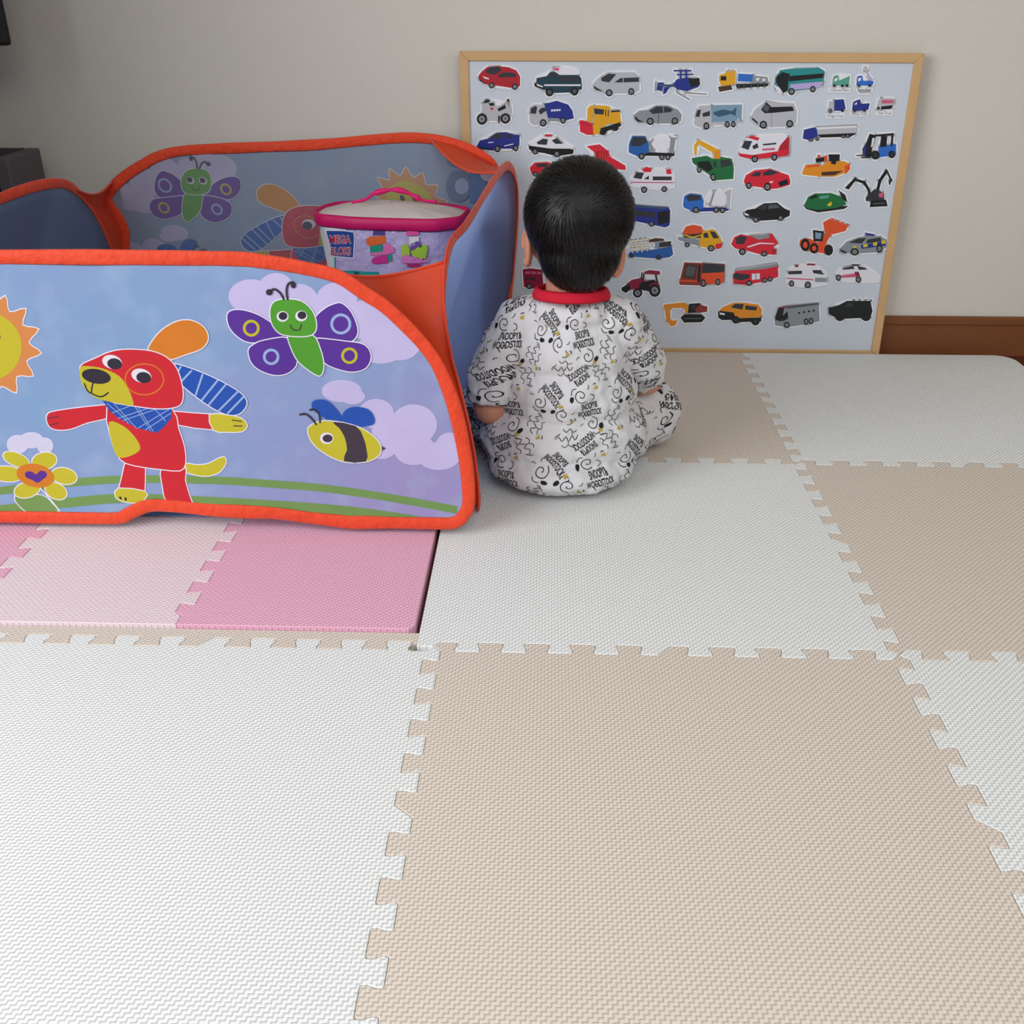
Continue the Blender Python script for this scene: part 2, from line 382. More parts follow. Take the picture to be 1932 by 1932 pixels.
magnet('silver minivan magnet, third in the top row', 6, 'S1090,280 1130,240 1160,215 1230,195 1420,195 1455,230 1455,340 1420,360 1230,365 1120,340 1090,310;D1150,240 1210,205 1272,210 1215,275 1155,265;D1255,275 1305,240 1450,235 1450,270 1325,275;K1095,300 1120,320 1170,345 1120,338 1095,320;S1322,238 1328,238 1328,275 1322,275', [(1215,357,28,28),(1390,347,24,28)])
magnet('dark blue helicopter magnet with rotor on top', 6, 'N1720,290 1750,250 1830,235 1920,250 1925,310 1830,345 1750,330;K1840,245 1930,240 1935,295 1860,315;N1590,335 1600,275 1650,275 1630,345;N1640,370 1650,315 1700,305 1665,360;f1600,290 1730,290 1730,312 1610,304;N1725,176 1868,176 1868,188 1725,188;N1750,208 1885,205 1885,216 1750,220;N1775,178 1788,178 1788,245 1775,245;N1820,178 1833,178 1833,245 1820,245;g1750,345 1860,408 1852,416 1745,358;g1810,350 1990,364 1990,372 1815,362;g1580,262 1586,262 1580,345 1574,345')
magnet('grey motorcycle magnet with two spoked wheels', 6, 'S205,470 215,420 260,410 300,450 330,460 400,450 440,450 450,520 430,530 340,535 330,580 260,580 230,520 205,500;K330,485 390,450 398,480 340,505;K213,440 240,408 275,415 260,435;K260,440 300,435 305,460 270,460;n405,405 425,405 425,428 405,428;g412,428 418,428 422,470 414,470;r275,470 300,478 290,495 275,490;K335,540 350,540 345,605 338,605', [(207,565,42,46),(393,560,40,42)])
magnet('white garbage truck magnet with a dark blue rear body', 6, 'S585,540 580,490 620,450 720,450 730,590 700,600 620,615 585,590;D595,480 630,460 645,470 635,525 590,520;D655,500 680,475 715,475 715,500 670,530;N700,445 800,420 890,450 925,500 935,560 870,575 730,555;W755,490 772,488 772,504 755,506;W776,488 792,487 792,503 776,504;W796,487 812,486 812,502 796,503;W816,486 830,485 830,500 816,501;g735,555 820,560 815,585 735,580', [(692,595,27,30),(850,575,22,26)])
magnet('yellow snow blower magnet with a red front drum', 6, 'Y1100,455 1200,460 1225,470 1225,510 1300,505 1310,600 1220,600 1140,640 1090,600 1100,520;Y1040,580 1045,480 1070,455 1095,460 1080,590;D1095,480 1175,490 1170,530 1100,525;K1185,490 1192,490 1190,540 1183,540;K1205,495 1212,495 1210,545 1203,545;K1230,500 1300,495 1300,506 1230,512;K1145,640 1300,590 1310,620 1200,660 1175,690 1145,680;r980,575 1010,575 1085,600 1090,690 1040,690 985,665;R985,590 1085,615 1085,624 985,600;Y1085,610 1145,600 1145,680 1090,690', dark=[(1165,670,26,22,''),(1262,640,26,20,'')])
magnet('grey sports coupe magnet in the second row', 6, 'g1415,530 1450,500 1530,490 1580,460 1680,458 1760,490 1790,530 1785,580 1720,600 1560,600 1440,590 1420,560;D1530,500 1590,465 1680,468 1722,490 1700,510 1560,525;K1418,540 1450,570 1490,590 1445,588 1420,565;K1605,525 1609,525 1605,595 1601,595;g1640,468 1646,468 1650,515 1644,515', [(1540,583,28,30),(1735,580,26,28)])
magnet('blue rally saloon magnet with rear wing by the playpen edge', 6, 'N165,780 190,735 255,720 320,675 400,668 470,690 505,690 505,770 470,800 360,800 290,815 180,800;D265,720 320,680 370,680 360,720;D385,685 450,690 465,705 385,720;W385,775 455,758 456,766 385,783;t255,748 300,745 298,752 258,756;K170,790 290,800 290,812 180,800;N462,688 505,690 505,702 470,700', [(330,800,24,28),(475,795,20,26)])
magnet('black and white police car magnet with a red roof light', 6, 'W580,760 640,735 680,700 780,700 850,750 920,780 932,800 600,795;K578,775 760,800 900,800 935,810 930,840 800,860 700,835 600,820 578,800;D640,750 690,720 730,725 720,770 650,765;D760,735 800,715 852,760 790,762;r708,686 762,686 762,705 708,705', [(628,822,20,24),(800,840,24,26)])
magnet('red magnet with a raised ribbed tipper body behind the child\'s head', 6, 'r1035,780 1140,765 1210,820 1220,860 1110,880 1100,830;R1105,820 1205,820 1205,905 1110,880;r1200,850 1345,935 1345,970 1260,960 1180,920;R1120,830 1124,830 1124,880 1120,880;O1140,830 1144,830 1144,885 1140,885;O1160,830 1164,830 1164,890 1160,890;O1180,830 1184,830 1184,895 1180,895')
magnet('blue concrete mixer truck magnet in the third row, cab facing left', 6, 'K1450,825 1735,835 1730,860 1450,855;B1370,770 1395,700 1500,700 1530,760 1530,830 1440,860 1370,830;D1385,750 1410,705 1500,710 1515,750 1460,780 1390,780;g1535,740 1560,730 1570,820 1540,825;W1550,760 1575,715 1630,693 1690,705 1725,750 1705,795 1630,808 1570,800;g1700,720 1745,695 1735,760 1725,840 1690,830;t1695,690 1750,700 1740,715 1700,705', [(1472,860,24,26),(1632,868,20,24),(1680,868,20,24)])
magnet('white ambulance magnet with red roof lights just right of the child\'s head', 6, 'W1385,1040 1410,1000 1480,960 1700,960 1725,1000 1725,1100 1650,1120 1520,1110 1400,1090;D1405,1030 1430,985 1492,990 1470,1042;D1560,1020 1710,1020 1710,1050 1560,1050;D1490,1040 1530,1013 1530,1045;r1475,965 1510,942 1555,960 1545,985 1490,985;r1665,965 1700,958 1712,1000 1670,1000;p1395,1062 1720,1065 1720,1073 1395,1070', [(1492,1125,24,26),(1652,1120,22,24)])
magnet('red car magnet showing just left of the top of the child\'s head', 6, 'r585,950 625,910 740,905 800,950 780,1000 600,1000;D640,920 720,915 740,945 640,945', [(630,1000,20),(750,1000,20)])
magnet('dark red double-decker bus magnet beside the child\'s left ear', 4, 'M358,648 400,642 462,650 470,740 440,755 365,742;p372,660 400,658 400,672 372,672;p406,658 430,660 430,674 406,672;p436,660 456,662 456,676 436,674;D372,690 395,690 395,705 372,705;D400,690 425,692 425,707 400,706', [(393,738,14,16)])
magnet('small dark green concrete mixer magnet with a caption', 7, 'X1135,285 1145,225 1180,215 1190,260 1275,222 1265,300 1140,300;t1150,250 1175,235 1175,258 1152,270', dark=[(1150,300,11,11,''),(1215,302,11,11,''),(1250,300,11,11,'')], text=[('Concrete Mixer',1115,345,155)])
magnet('small blue lift truck magnet with its bucket raised', 7, 'b1325,290 1335,225 1370,220 1380,262 1440,260 1465,270 1450,300 1330,300;P1390,180 1410,182 1452,250 1434,258;S1380,148 1415,148 1412,185 1382,182;t1338,245 1362,235 1362,258 1340,268', dark=[(1345,300,10,10,''),(1430,300,10,10,'')], text=[('Aerial Work',1330,340,115),('Platform',1345,362,80)])
magnet('small box truck magnet with white cab and dark blue box', 7, 'S1105,430 1145,418 1148,500 1105,505;N1150,412 1225,408 1240,480 1215,500 1150,500', dark=[(1120,498,14,16,'g'),(1215,498,12,12,'')], text=[('Fridge Truck',1095,550,130)])
magnet('small dark blue open dump truck magnet with a caption', 7, 'N1290,490 1300,430 1330,415 1358,408 1358,445 1345,495;N1340,445 1432,440 1420,490 1390,498 1300,500;t1305,450 1330,430 1330,450', dark=[(1310,498,11,11,''),(1390,495,11,11,'')], text=[('Dump Truck',1288,535,125)])
magnet('small white truck magnet with a red stripe, rightmost of the captioned ones', 7, 'S1485,470 1500,410 1525,400 1525,485 1490,490;S1525,400 1620,400 1620,470 1525,480;p1525,412 1620,415 1620,440 1525,442;K1522,465 1615,455 1600,485 1520,490', dark=[(1500,478,11,11,'')], text=[('Tank Truck',1490,527,115)])
magnet('yellow tractor pulling blue and silver trailers magnet in the top row', 7, 'Y240,220 300,195 345,185 350,290 260,310 240,270;K250,225 295,225 295,260 250,260;Y300,175 306,175 306,200 300,200;Y320,175 326,175 326,200 320,200;Y350,180 372,180 365,290 345,290;n230,310 330,295 345,330 240,350;b390,205 510,212 500,270 385,265;g505,220 620,232 630,290 500,280;W530,240 560,240 550,262 530,262;W580,245 605,245 600,265 580,265;K370,288 630,283 620,305 380,320', dark=[(395,307,13,15,'d'),(435,304,13,15,'d'),(490,298,13,15,'d'),(545,293,13,15,'d'),(595,291,13,15,'d')])
magnet('teal and lilac coach magnet at the right of the top row', 7, 'T680,250 720,178 800,166 1030,158 1075,185 1060,300 960,325 800,345 680,330;P800,290 1062,268 1050,312 800,336;W670,290 740,330 740,360 690,335;K690,232 738,192 800,208 788,240 780,340 745,360 690,275;K790,225 1068,203 1060,238 790,268;T830,170 1020,163 1010,175 835,183', [(812,347,26,28),(980,328,22,26)])
magnet('silver box truck magnet with a shark printed on its side', 7, 'S38,600 45,520 80,460 175,455 180,620 130,640 50,620;D50,545 65,495 95,490 82,550;D105,520 165,500 165,540 110,548;F180,455 420,450 415,580 180,590;f190,512 270,488 340,502 376,470 368,540 330,525 240,548 200,532;S180,590 415,580 400,603 180,615;S380,560 400,560 398,590 378,590', [(137,620,24,30),(302,607,20,26),(350,605,18,26)])
magnet('white delivery van magnet with black side windows', 7, 'S495,540 520,490 600,428 830,440 855,500 850,600 790,625 600,630 545,610 500,570;K570,490 610,430 655,470 820,465 832,500 680,515 600,520;d600,440 640,470 620,510 585,490;K497,550 545,590 545,605 500,570;g650,520 655,520 655,620 650,620', [(588,610,30,32),(797,602,28,30)])
magnet('long tanker lorry magnet with dark blue cab and silver tank', 7, 'N900,720 910,650 990,630 1012,640 1020,700 960,735;S1010,630 1340,615 1335,680 1020,690;W1010,632 1330,618 1330,632 1010,648;K1020,688 1330,675 1280,705 1040,712', dark=[(968,728,15,16,'g'),(1015,722,14,15,'g'),(1222,702,14,15,'g'),(1256,698,14,15,'g')])
magnet('blue forklift magnet with black mast and cage', 7, 'K1400,760 1430,682 1480,692 1450,800 1440,870 1380,860;t1452,715 1470,715 1455,780 1440,790;b1500,780 1640,760 1640,850 1500,870;K1480,688 1620,676 1622,694 1480,704;K1602,690 1620,690 1612,780 1596,780;K1522,700 1570,700 1562,785 1510,785;K1325,849 1440,849 1440,858 1325,857;K1360,868 1440,862 1440,872 1362,876;N1372,800 1400,760 1400,860 1378,850', dark=[(1475,850,34,36,'D'),(1605,845,26,30,'D')])
magnet('green truck magnet with a yellow crane arm', 7, 'G20,875 140,855 190,880 260,865 340,880 355,960 350,1040 210,1050 150,1000 30,915;k60,905 160,895 190,960 150,985 80,940;D245,892 320,885 345,930 255,950;D190,900 215,900 220,950 195,940;Y38,775 70,730 88,742 62,790 60,850 42,846;Y70,730 112,745 240,810 240,848 190,832 92,775;o195,820 245,815 245,880 200,880', [(80,965,18,28),(190,1025,20,30)])
magnet('white and red fire engine magnet with a sloping red rear', 7, 'W400,830 415,760 470,700 740,690 795,710 790,850 640,870 510,880 400,850;R720,775 782,705 795,710 790,850 695,840;r392,835 500,850 700,820 790,800 780,855 640,872 510,885 400,862;r455,710 500,695 558,715 545,737;D415,790 440,735 500,740 470,810;D500,780 540,755 550,790 510,805;D585,762 690,752 690,765 585,775;p580,800 680,792 680,810 580,815', [(520,882,26,28),(675,868,24,28)])
magnet('bright crimson saloon car magnet in the middle of the board', 7, 'r432,1060 450,1010 520,970 640,958 700,980 790,1010 803,1060 800,1085 700,1115 640,1120 560,1105 450,1090;D480,1015 530,985 572,982 560,1020;D585,990 640,965 712,990 650,1010 590,1015;K705,1065 780,1040 785,1080 720,1100;t640,1060 665,1055 660,1070 640,1072', [(473,1092,22,28),(620,1102,26,34)])
magnet('orange bulldozer magnet with a wide front blade', 7, 'o1040,940 1100,900 1230,900 1270,920 1240,990 1160,1020 1030,1020;o895,990 920,930 1040,920 1030,1020 900,1005;O930,935 1036,925 1034,940 932,950;K1105,845 1195,845 1190,898 1110,900;K1125,895 1168,895 1160,925 1125,920;O1018,850 1037,845 1042,905 1012,900;O1070,860 1092,850 1096,900 1075,905;K1000,880 1070,865 1070,900 1010,910;O1230,940 1272,920 1276,960 1242,1000;n1050,985 1220,975 1150,1010 1050,1012')
magnet('black excavator magnet with two long arms and a red light', 7, 'K1232,1112 1312,1030 1326,1042 1265,1124;K1312,1030 1326,1022 1320,1050 1305,1055;K1320,1035 1395,1058 1388,1080 1318,1056;K1395,1058 1432,1120 1415,1130 1380,1078;K1415,1120 1432,1118 1442,1185 1418,1188;K1482,1130 1500,1050 1522,1058 1502,1140;K1500,1050 1555,968 1572,985 1520,1062;K1556,965 1566,962 1610,1050 1596,1058;K1580,1050 1600,1050 1592,1088 1584,1085;D1400,1185 1470,1118 1540,1150 1545,1212 1400,1215;p1500,1155 1535,1145 1535,1185 1505,1185;K1440,1212 1560,1205 1572,1255 1430,1262;d1455,1230 1550,1225 1550,1235 1455,1240')
magnet('dark blue long bus magnet partly behind the child\'s head', 8, 'N0,90 60,55 330,75 345,100 340,200 310,215 70,165 0,150;D70,90 240,110 240,148 70,130;K255,110 335,98 335,180 260,195;f60,57 330,77 300,90 60,70', [(90,165,14,16),(215,190,18,20)])
magnet('blue car transporter magnet with a white rack, right of the child\'s ear', 8, 'B60,385 240,365 355,345 365,400 340,420 265,430 60,415;C50,308 190,290 195,300 52,318;C50,345 200,330 200,338 50,353;C74,305 82,304 90,390 82,390;C104,300 112,300 122,388 114,388;C138,296 146,296 156,385 148,385;C170,293 178,293 192,378 184,378;n200,300 240,288 300,292 300,305 200,318;D268,320 350,308 350,345 268,350;F240,315 268,318 268,352 240,350', dark=[(75,410,14,14,'d'),(265,420,16,16,'d')])
magnet('maroon farm tractor magnet near the child\'s right shoulder', 8, 'M50,600 80,575 150,560 180,590 130,640 60,640;K130,600 230,570 262,600 200,655 130,640;M165,520 200,508 272,515 276,540 170,535;K158,532 167,532 163,578 153,578;K240,540 250,540 264,592 252,592;t175,540 235,540 240,575 175,572;K145,525 152,525 150,575 143,575;M200,610 240,590 272,610 260,635 210,640;K10,630 60,600 72,640 40,665 12,650', [(120,665,32,32),(238,648,40,44)])
magnet('bright blue concrete mixer magnet below the ambulance row', 8, 'N480,78 745,78 745,100 490,108;b432,60 440,0 480,-20 560,-10 575,30 570,85 490,100 440,80;D450,5 485,-12 550,-5 555,25 470,35;W590,12 620,-30 680,-42 735,-5 742,45 700,70 620,62;g640,-35 655,-38 625,60 612,58;S728,-38 765,-48 752,88 732,85', [(522,95,22,22),(660,95,20,20),(703,97,18,20)])
magnet('black saloon car magnet in the right centre of the board', 8, 'K845,120 870,95 930,85 990,50 1080,45 1130,85 1168,100 1165,135 1110,160 950,170 860,145;D940,88 990,58 1012,60 1000,92;d1020,60 1075,55 1100,80 1020,88;t850,112 882,125 886,136 858,130;d870,140 960,150 955,156 870,148', [(932,162,20,20),(1102,150,18,20)])
magnet('dark green futuristic racing vehicle magnet with fins', 8, 'K1262,65 1570,68 1540,88 1360,112 1280,88;G1265,62 1290,8 1340,-18 1450,-22 1530,8 1555,55 1490,80 1370,95 1290,85;k1300,10 1345,-12 1360,5 1310,20;y1420,62 1450,35 1456,60 1440,70;K1500,-42 1548,-8 1562,42 1530,22;X1370,0 1440,-8 1430,12 1372,20')
magnet('yellow food truck magnet carrying a giant hamburger', 8, 'g395,278 540,300 545,345 400,302;n435,255 562,242 560,288 440,285;y440,262 500,280 558,262 555,270 500,290 440,270;O430,250 450,210 500,196 560,208 572,243 540,256 450,264;Y565,240 640,225 680,270 700,310 700,345 640,360 545,345 550,290;D615,240 652,245 680,288 640,290;D572,255 600,250 610,285 576,286;r655,330 706,320 690,360 655,362', [(625,358,24,22),(460,335,18,16)])
magnet('red airport fire engine magnet with a pointed nose', 8, 'r763,330 785,280 830,262 900,275 1040,262 1070,300 1085,325 1055,350 1075,400 970,402 860,372 790,360;D795,290 830,270 872,285 850,330 800,330;g895,272 1020,262 1030,285 950,300;W870,347 960,318 1065,325 1065,331 965,328 880,354;r1020,262 1045,258 1085,320 1060,330;R1050,360 1075,365 1070,395 1045,395', [(840,382,24,24),(990,395,20,20)])
magnet('orange front loader tractor magnet with its bucket raised', 8, 'O1350,345 1400,262 1445,272 1390,375;O1395,180 1440,155 1570,200 1548,240 1460,262 1420,280 1400,215;O1236,300 1300,290 1380,330 1450,350 1420,395 1300,380 1235,340;O1455,150 1463,150 1470,165 1460,165;O1490,160 1498,160 1504,176 1494,176;O1525,172 1533,172 1538,190 1528,188;O1560,185 1570,188 1568,202 1558,198;K1325,232 1400,242 1392,310 1330,310;F1340,248 1385,254 1378,295 1342,292', dark=[(1272,335,32,44,'O'),(1333,358,30,36,'O'),(1433,370,30,38,'')])
magnet('silver police car magnet with yellow and blue checks', 8, 'g1510,360 1560,310 1640,285 1700,268 1790,275 1830,300 1830,350 1790,385 1620,395 1540,390 1515,380;D1570,320 1640,290 1692,288 1660,326;D1700,298 1790,283 1797,310 1690,325;N1655,335 1825,308 1825,340 1660,362;y1670,334 1700,327 1702,348 1672,352;y1738,320 1765,314 1767,338 1740,342;y1797,308 1824,303 1825,324 1798,330;y1600,345 1622,338 1622,358 1602,362;N1680,250 1748,262 1742,274 1690,268;K1512,365 1560,385 1545,392 1515,380', [(1612,382,28,26),(1782,360,20,28)])
magnet('orange and maroon coach magnet in the lower row', 8, 'Z405,600 440,455 720,465 715,590 560,615 410,610;n430,560 450,465 532,470 515,572;d450,500 470,480 520,490 505,550 450,548;D572,460 718,475 714,522 560,530;O560,530 716,522 712,592 680,602 560,602;K540,470 556,470 547,592 530,592;O412,575 530,580 528,590 410,586', [(572,597,18,28),(672,590,16,24)])
magnet('red ladder fire engine magnet with a grey ladder on top', 8, 'g790,505 1080,455 1092,480 990,506 800,524;S800,503 1075,460 1076,465 802,510;r775,560 790,515 990,502 1085,480 1088,555 1000,585 870,610 780,600;D775,540 800,528 892,540 885,565 830,580 780,566;W905,533 960,530 960,570 905,576;d930,531 934,531 934,573 930,573;R780,588 880,592 870,605 785,600', [(887,597,20,20),(993,578,17,18),(1030,570,16,18)])
magnet('white camper-shaped ambulance magnet with a pink side line', 8, 'W1140,560 1155,510 1200,475 1340,475 1395,510 1422,560 1420,600 1300,625 1180,610 1145,590;D1155,515 1250,512 1250,535 1155,538;D1320,508 1380,508 1402,540 1330,530;M1203,474 1226,472 1223,487 1202,489;M1285,462 1342,464 1336,476 1285,475;p1145,560 1330,570 1330,578 1145,568;g1340,560 1420,562 1418,590 1340,590', [(1178,600,18,22),(1290,610,22,24)])
magnet('white and pink sports police car magnet at the right end of the lower row', 8, 'W1485,540 1510,500 1600,475 1680,480 1760,530 1782,560 1770,585 1640,590 1500,575;D1530,495 1600,478 1612,500 1530,506;D1630,480 1680,490 1702,505 1640,506;p1490,548 1620,530 1640,556 1500,562;M1610,520 1640,520 1650,550 1620,548;K1595,469 1642,471 1642,480 1597,480', [(1500,560,18,22),(1638,572,20,22)])
magnet('orange excavator magnet with its digging arm lowered', 8, 'o300,745 440,730 468,755 440,768 300,770;o440,740 468,755 474,800 446,802;o305,765 345,768 345,860 320,862;o320,853 396,855 376,890 345,893;K475,740 550,735 550,800 465,802;Z550,745 600,760 596,796 520,800 520,772;D485,750 520,746 520,780 485,782;K415,835 440,812 560,812 586,836 560,866 440,869;d440,838 560,836 560,843 440,845')
magnet('orange off-road car magnet with a black lower body', 8, 'o680,790 700,765 770,735 850,732 950,745 975,780 970,830 850,840 700,810;K672,800 690,788 780,800 800,850 700,852 675,836;D760,765 790,740 850,742 840,780;D860,750 940,760 936,786 860,780;K780,840 960,835 970,825 970,860 790,868;t684,800 720,806 718,818 684,812', dark=[(795,850,28,26,'D'),(930,862,28,26,'D')])
magnet('grey horse transporter bus magnet with small side windows', 8, 'g1060,850 1085,770 1130,755 1365,730 1372,860 1250,885 1140,902 1065,887;d1130,757 1365,732 1368,745 1150,775;K1065,832 1090,765 1128,772 1110,862 1070,852;K1112,830 1150,790 1156,840 1116,862;K1222,798 1236,796 1236,808 1222,810;K1257,792 1271,790 1271,802 1257,804;K1291,787 1305,785 1305,797 1291,799;K1323,782 1337,780 1337,792 1323,794;M1095,765 1125,757 1150,762 1120,772', [(1145,885,20,22),(1278,862,16,22),(1312,858,16,22)])
magnet('black-green military off-road magnet in the lower right corner', 8, 'k1432,770 1500,750 1560,720 1720,720 1735,790 1720,835 1500,845 1435,810;K1432,765 1480,758 1475,820 1437,812;D1560,735 1600,730 1600,760 1545,762;k1600,722 1604,722 1612,705 1608,704;k1640,722 1644,722 1652,704 1648,703;k1680,722 1684,722 1694,706 1690,704;k1715,725 1720,726 1732,712 1728,709', dark=[(1510,835,30,24,''),(1690,835,30,24,'')])


# ================================================================== playpen
ORG = mat('orange_fabric_binding', '#e84824', .6, 1, 70, .3, sheen=.2, trans=.12, bdist=.004)
GUS = mat('orange_nylon_gusset', '#e84e28', .5, .35, 30, .4, trans=.30, bdist=.004)
pen = empty('playpen', (-.40, .70, 0), 'square pop-up fabric playpen with orange binding and cartoon printed blue sides', 'playpen')
FN = Vector((0, -1, .07)).normalized()
def FP_(x, z, d=0): return Vector((x, .296+.07*z, z))+FN*d
def f2(x, y):
    p = on_plane(x, y, FP_(0, 0), FN); return (p.x, p.z)
YB = 1.13
def BK(x, z, d=0): return Vector((x, YB-d*1.0, z))
def k2(x, y):
    p = on_plane(x, y, (0, YB, 0), (0, -1, 0)); return (p.x, p.z)
def ribbon(mb, pts, nrm, w, t, m, closed=True, wob=.0015, seed=0):
    pts = [Vector(p) for p in pts]; n = len(pts); K = 10; vs = []
    for i, p in enumerate(pts):
        a = pts[(i+1) % n] if closed else pts[min(i+1, n-1)]; b = pts[i-1] if closed else pts[max(i-1, 0)]
        tt = (a-b).normalized(); nn = Vector(nrm(p) if callable(nrm) else nrm); nn = (nn-tt*nn.dot(tt)).normalized(); sd = tt.cross(nn)
        q = noise.noise(p*9+Vector((seed, 0, 0)))*.35; nn, sd = nn*math.cos(q)+sd*math.sin(q), sd*math.cos(q)-nn*math.sin(q)
        ww = w*(1+.12*noise.noise(p*14))
        for j in range(K):
            an = 2*math.pi*j/K; vs.append(p+sd*math.cos(an)*ww/2+nn*math.sin(an)*t/2*(1+.25*noise.noise(p*60+Vector((j, 0, 0)))))
    m_ = n if closed else n-1
    fs = [(i*K+j, i*K+(j+1) % K, ((i+1) % n)*K+(j+1) % K, ((i+1) % n)*K+j) for i in range(m_) for j in range(K)]
    mb.add(vs, fs, m, True)
def fabric(name, base, hue2=None, fade=0, alpha=.1, trans=.25):
    m = bpy.data.materials.new(name); m.use_nodes = True; nt = m.node_tree; N = nt.nodes; L = nt.links; b = N['Principled BSDF']
    b.inputs['Roughness'].default_value = .75; b.inputs['Specular IOR Level'].default_value = .15
    tc = N.new('ShaderNodeNewGeometry')
    if hue2:
        sx = N.new('ShaderNodeSeparateXYZ'); L.new(tc.outputs['Position'], sx.inputs[0])
        mr = N.new('ShaderNodeMapRange'); mr.inputs[1].default_value = -.55; mr.inputs[2].default_value = -.02; L.new(sx.outputs[0], mr.inputs[0])
        mz = N.new('ShaderNodeMapRange'); mz.inputs[1].default_value = .40; mz.inputs[2].default_value = .05; L.new(sx.outputs[2], mz.inputs[0])
        nz = N.new('ShaderNodeTexNoise'); nz.inputs['Scale'].default_value = 6; nz.inputs['Detail'].default_value = 5; L.new(tc.outputs['Position'], nz.inputs['Vector'])
        ad = N.new('ShaderNodeMath'); ad.operation = 'MULTIPLY'; L.new(mr.outputs[0], ad.inputs[0]); L.new(mz.outputs[0], ad.inputs[1])
        a2 = N.new('ShaderNodeMath'); a2.operation = 'MULTIPLY_ADD'; L.new(nz.outputs['Fac'], a2.inputs[0]); a2.inputs[1].default_value = .9; a2.inputs[2].default_value = -.35
        a3 = N.new('ShaderNodeMath'); a3.operation = 'ADD'; a3.use_clamp = True; L.new(ad.outputs[0], a3.inputs[0]); L.new(a2.outputs[0], a3.inputs[1])
        mx = N.new('ShaderNodeMix'); mx.data_type = 'RGBA'; mx.inputs[6].default_value = lin(base); mx.inputs[7].default_value = lin(hue2); L.new(a3.outputs[0], mx.inputs[0])
        n2 = N.new('ShaderNodeTexNoise'); n2.inputs['Scale'].default_value = 16; n2.inputs['Detail'].default_value = 6; L.new(tc.outputs['Position'], n2.inputs['Vector'])
        m2 = N.new('ShaderNodeMapRange'); m2.inputs[1].default_value = .5; m2.inputs[2].default_value = .8; m2.inputs[4].default_value = .55; L.new(n2.outputs['Fac'], m2.inputs[0])
        m3 = N.new('ShaderNodeMix'); m3.data_type = 'RGBA'; L.new(m2.outputs[0], m3.inputs[0]); L.new(mx.outputs[2], m3.inputs[6]); m3.inputs[7].default_value = lin('#b9cbe4' if alpha > .05 else '#a5a8b0'); mx = m3
        L.new(mx.outputs[2], b.inputs['Base Color'])
    else: b.inputs['Base Color'].default_value = lin(base)
    # fine woven mesh bump
    wv = N.new('ShaderNodeTexNoise'); wv.inputs['Scale'].default_value = 900; L.new(tc.outputs['Position'], wv.inputs['Vector'])
    bp = N.new('ShaderNodeBump'); bp.inputs['Strength'].default_value = .3; bp.inputs['Distance'].default_value = .0005; L.new(wv.outputs['Fac'], bp.inputs['Height']); L.new(bp.outputs['Normal'], b.inputs['Normal'])
    out = N['Material Output']; t = N.new('ShaderNodeBsdfTranslucent')
    if hue2: L.new(mx.outputs[2], t.inputs[0])
    else: t.inputs[0].default_value = lin(base)
    a = N.new('ShaderNodeMixShader'); a.inputs[0].default_value = trans; L.new(b.outputs[0], a.inputs[1]); L.new(t.outputs[0], a.inputs[2])
    tr = N.new('ShaderNodeBsdfTransparent'); c = N.new('ShaderNodeMixShader'); c.inputs[0].default_value = alpha; L.new(a.outputs[0], c.inputs[1]); L.new(tr.outputs[0], c.inputs[2]); L.new(c.outputs[0], out.inputs[0])
    MATS[name] = m; return m
SKY = fabric('sky_print_fabric', '#8fb0d6', '#aca2d2', alpha=.07); SKYB = fabric('sky_print_fabric_reverse', '#8f9db0', '#a09cab', alpha=.04, trans=.2)
PLAIN = fabric('plain_blue_fabric', '#c6d5f2', None, alpha=.0, trans=.9)
IN = dict(R='#d4303a', O='#dd8430', Y='#cdc238', B='#2f59b4', L='#a3bbe2', P='#613a9c', G='#5aa338', g='#7da05c', K='#3a3540', W='#dcd8ee', C='#cfc4ea', w='#efeaf4', b='#4a3f4c', o='#dd8f52', q='#5c6f94', v='#3f66a8')
def ink(c, back):
    h = IN[c]
    if back:
        v = [int(h[i:i+2], 16) for i in (1, 3, 5)]; g = [150, 152, 160]; f = .48
        h = '#'+''.join('%02x' % int(a*(1-f)+b_*f) for a, b_ in zip(v, g))
    nm = {'R': 'red', 'O': 'orange', 'Y': 'yellow', 'B': 'blue', 'L': 'light_blue', 'P': 'purple', 'G': 'green', 'g': 'grass', 'K': 'dark', 'W': 'cloud_white', 'C': 'cloud_lilac', 'w': 'white', 'b': 'brown', 'o': 'ray_orange', 'q': 'slate', 'v': 'deep_blue'}[c]
    return mat('ink_'+nm+('_reverse' if back else ''), h, .75, spec=.15, trans=.2, alpha=0.04, var=.10, vscale=14)
ART = []
def A1(c, s, sm=3, out=0, crop=1):
    """c colour, points in crop units"""
    ox, oy, k = (0, 450, 3.864) if crop == 1 else ((400, 450, 3.39) if crop == 2 else (0, 0, 1))
    pts = S(s) if isinstance(s, str) else s
    pts = [f2(ox+x/k, oy+y/k) for x, y in pts]
    if sm: pts = smooth(pts, sm)
    if out: ART.append(('w' if out > 0 else 'W', offs(pts, .0016)))
    ART.append((c, pts))
def LN(c, s, w, crop=1):
    ox, oy, k = (0, 450, 3.864) if crop == 1 else ((400, 450, 3.39) if crop == 2 else (0, 0, 1))
    pts = [f2(ox+x/k, oy+y/k) for x, y in (S(s) if isinstance(s, str) else s)]
    ART.append((c, strip(smooth(pts, 4, False), w)))
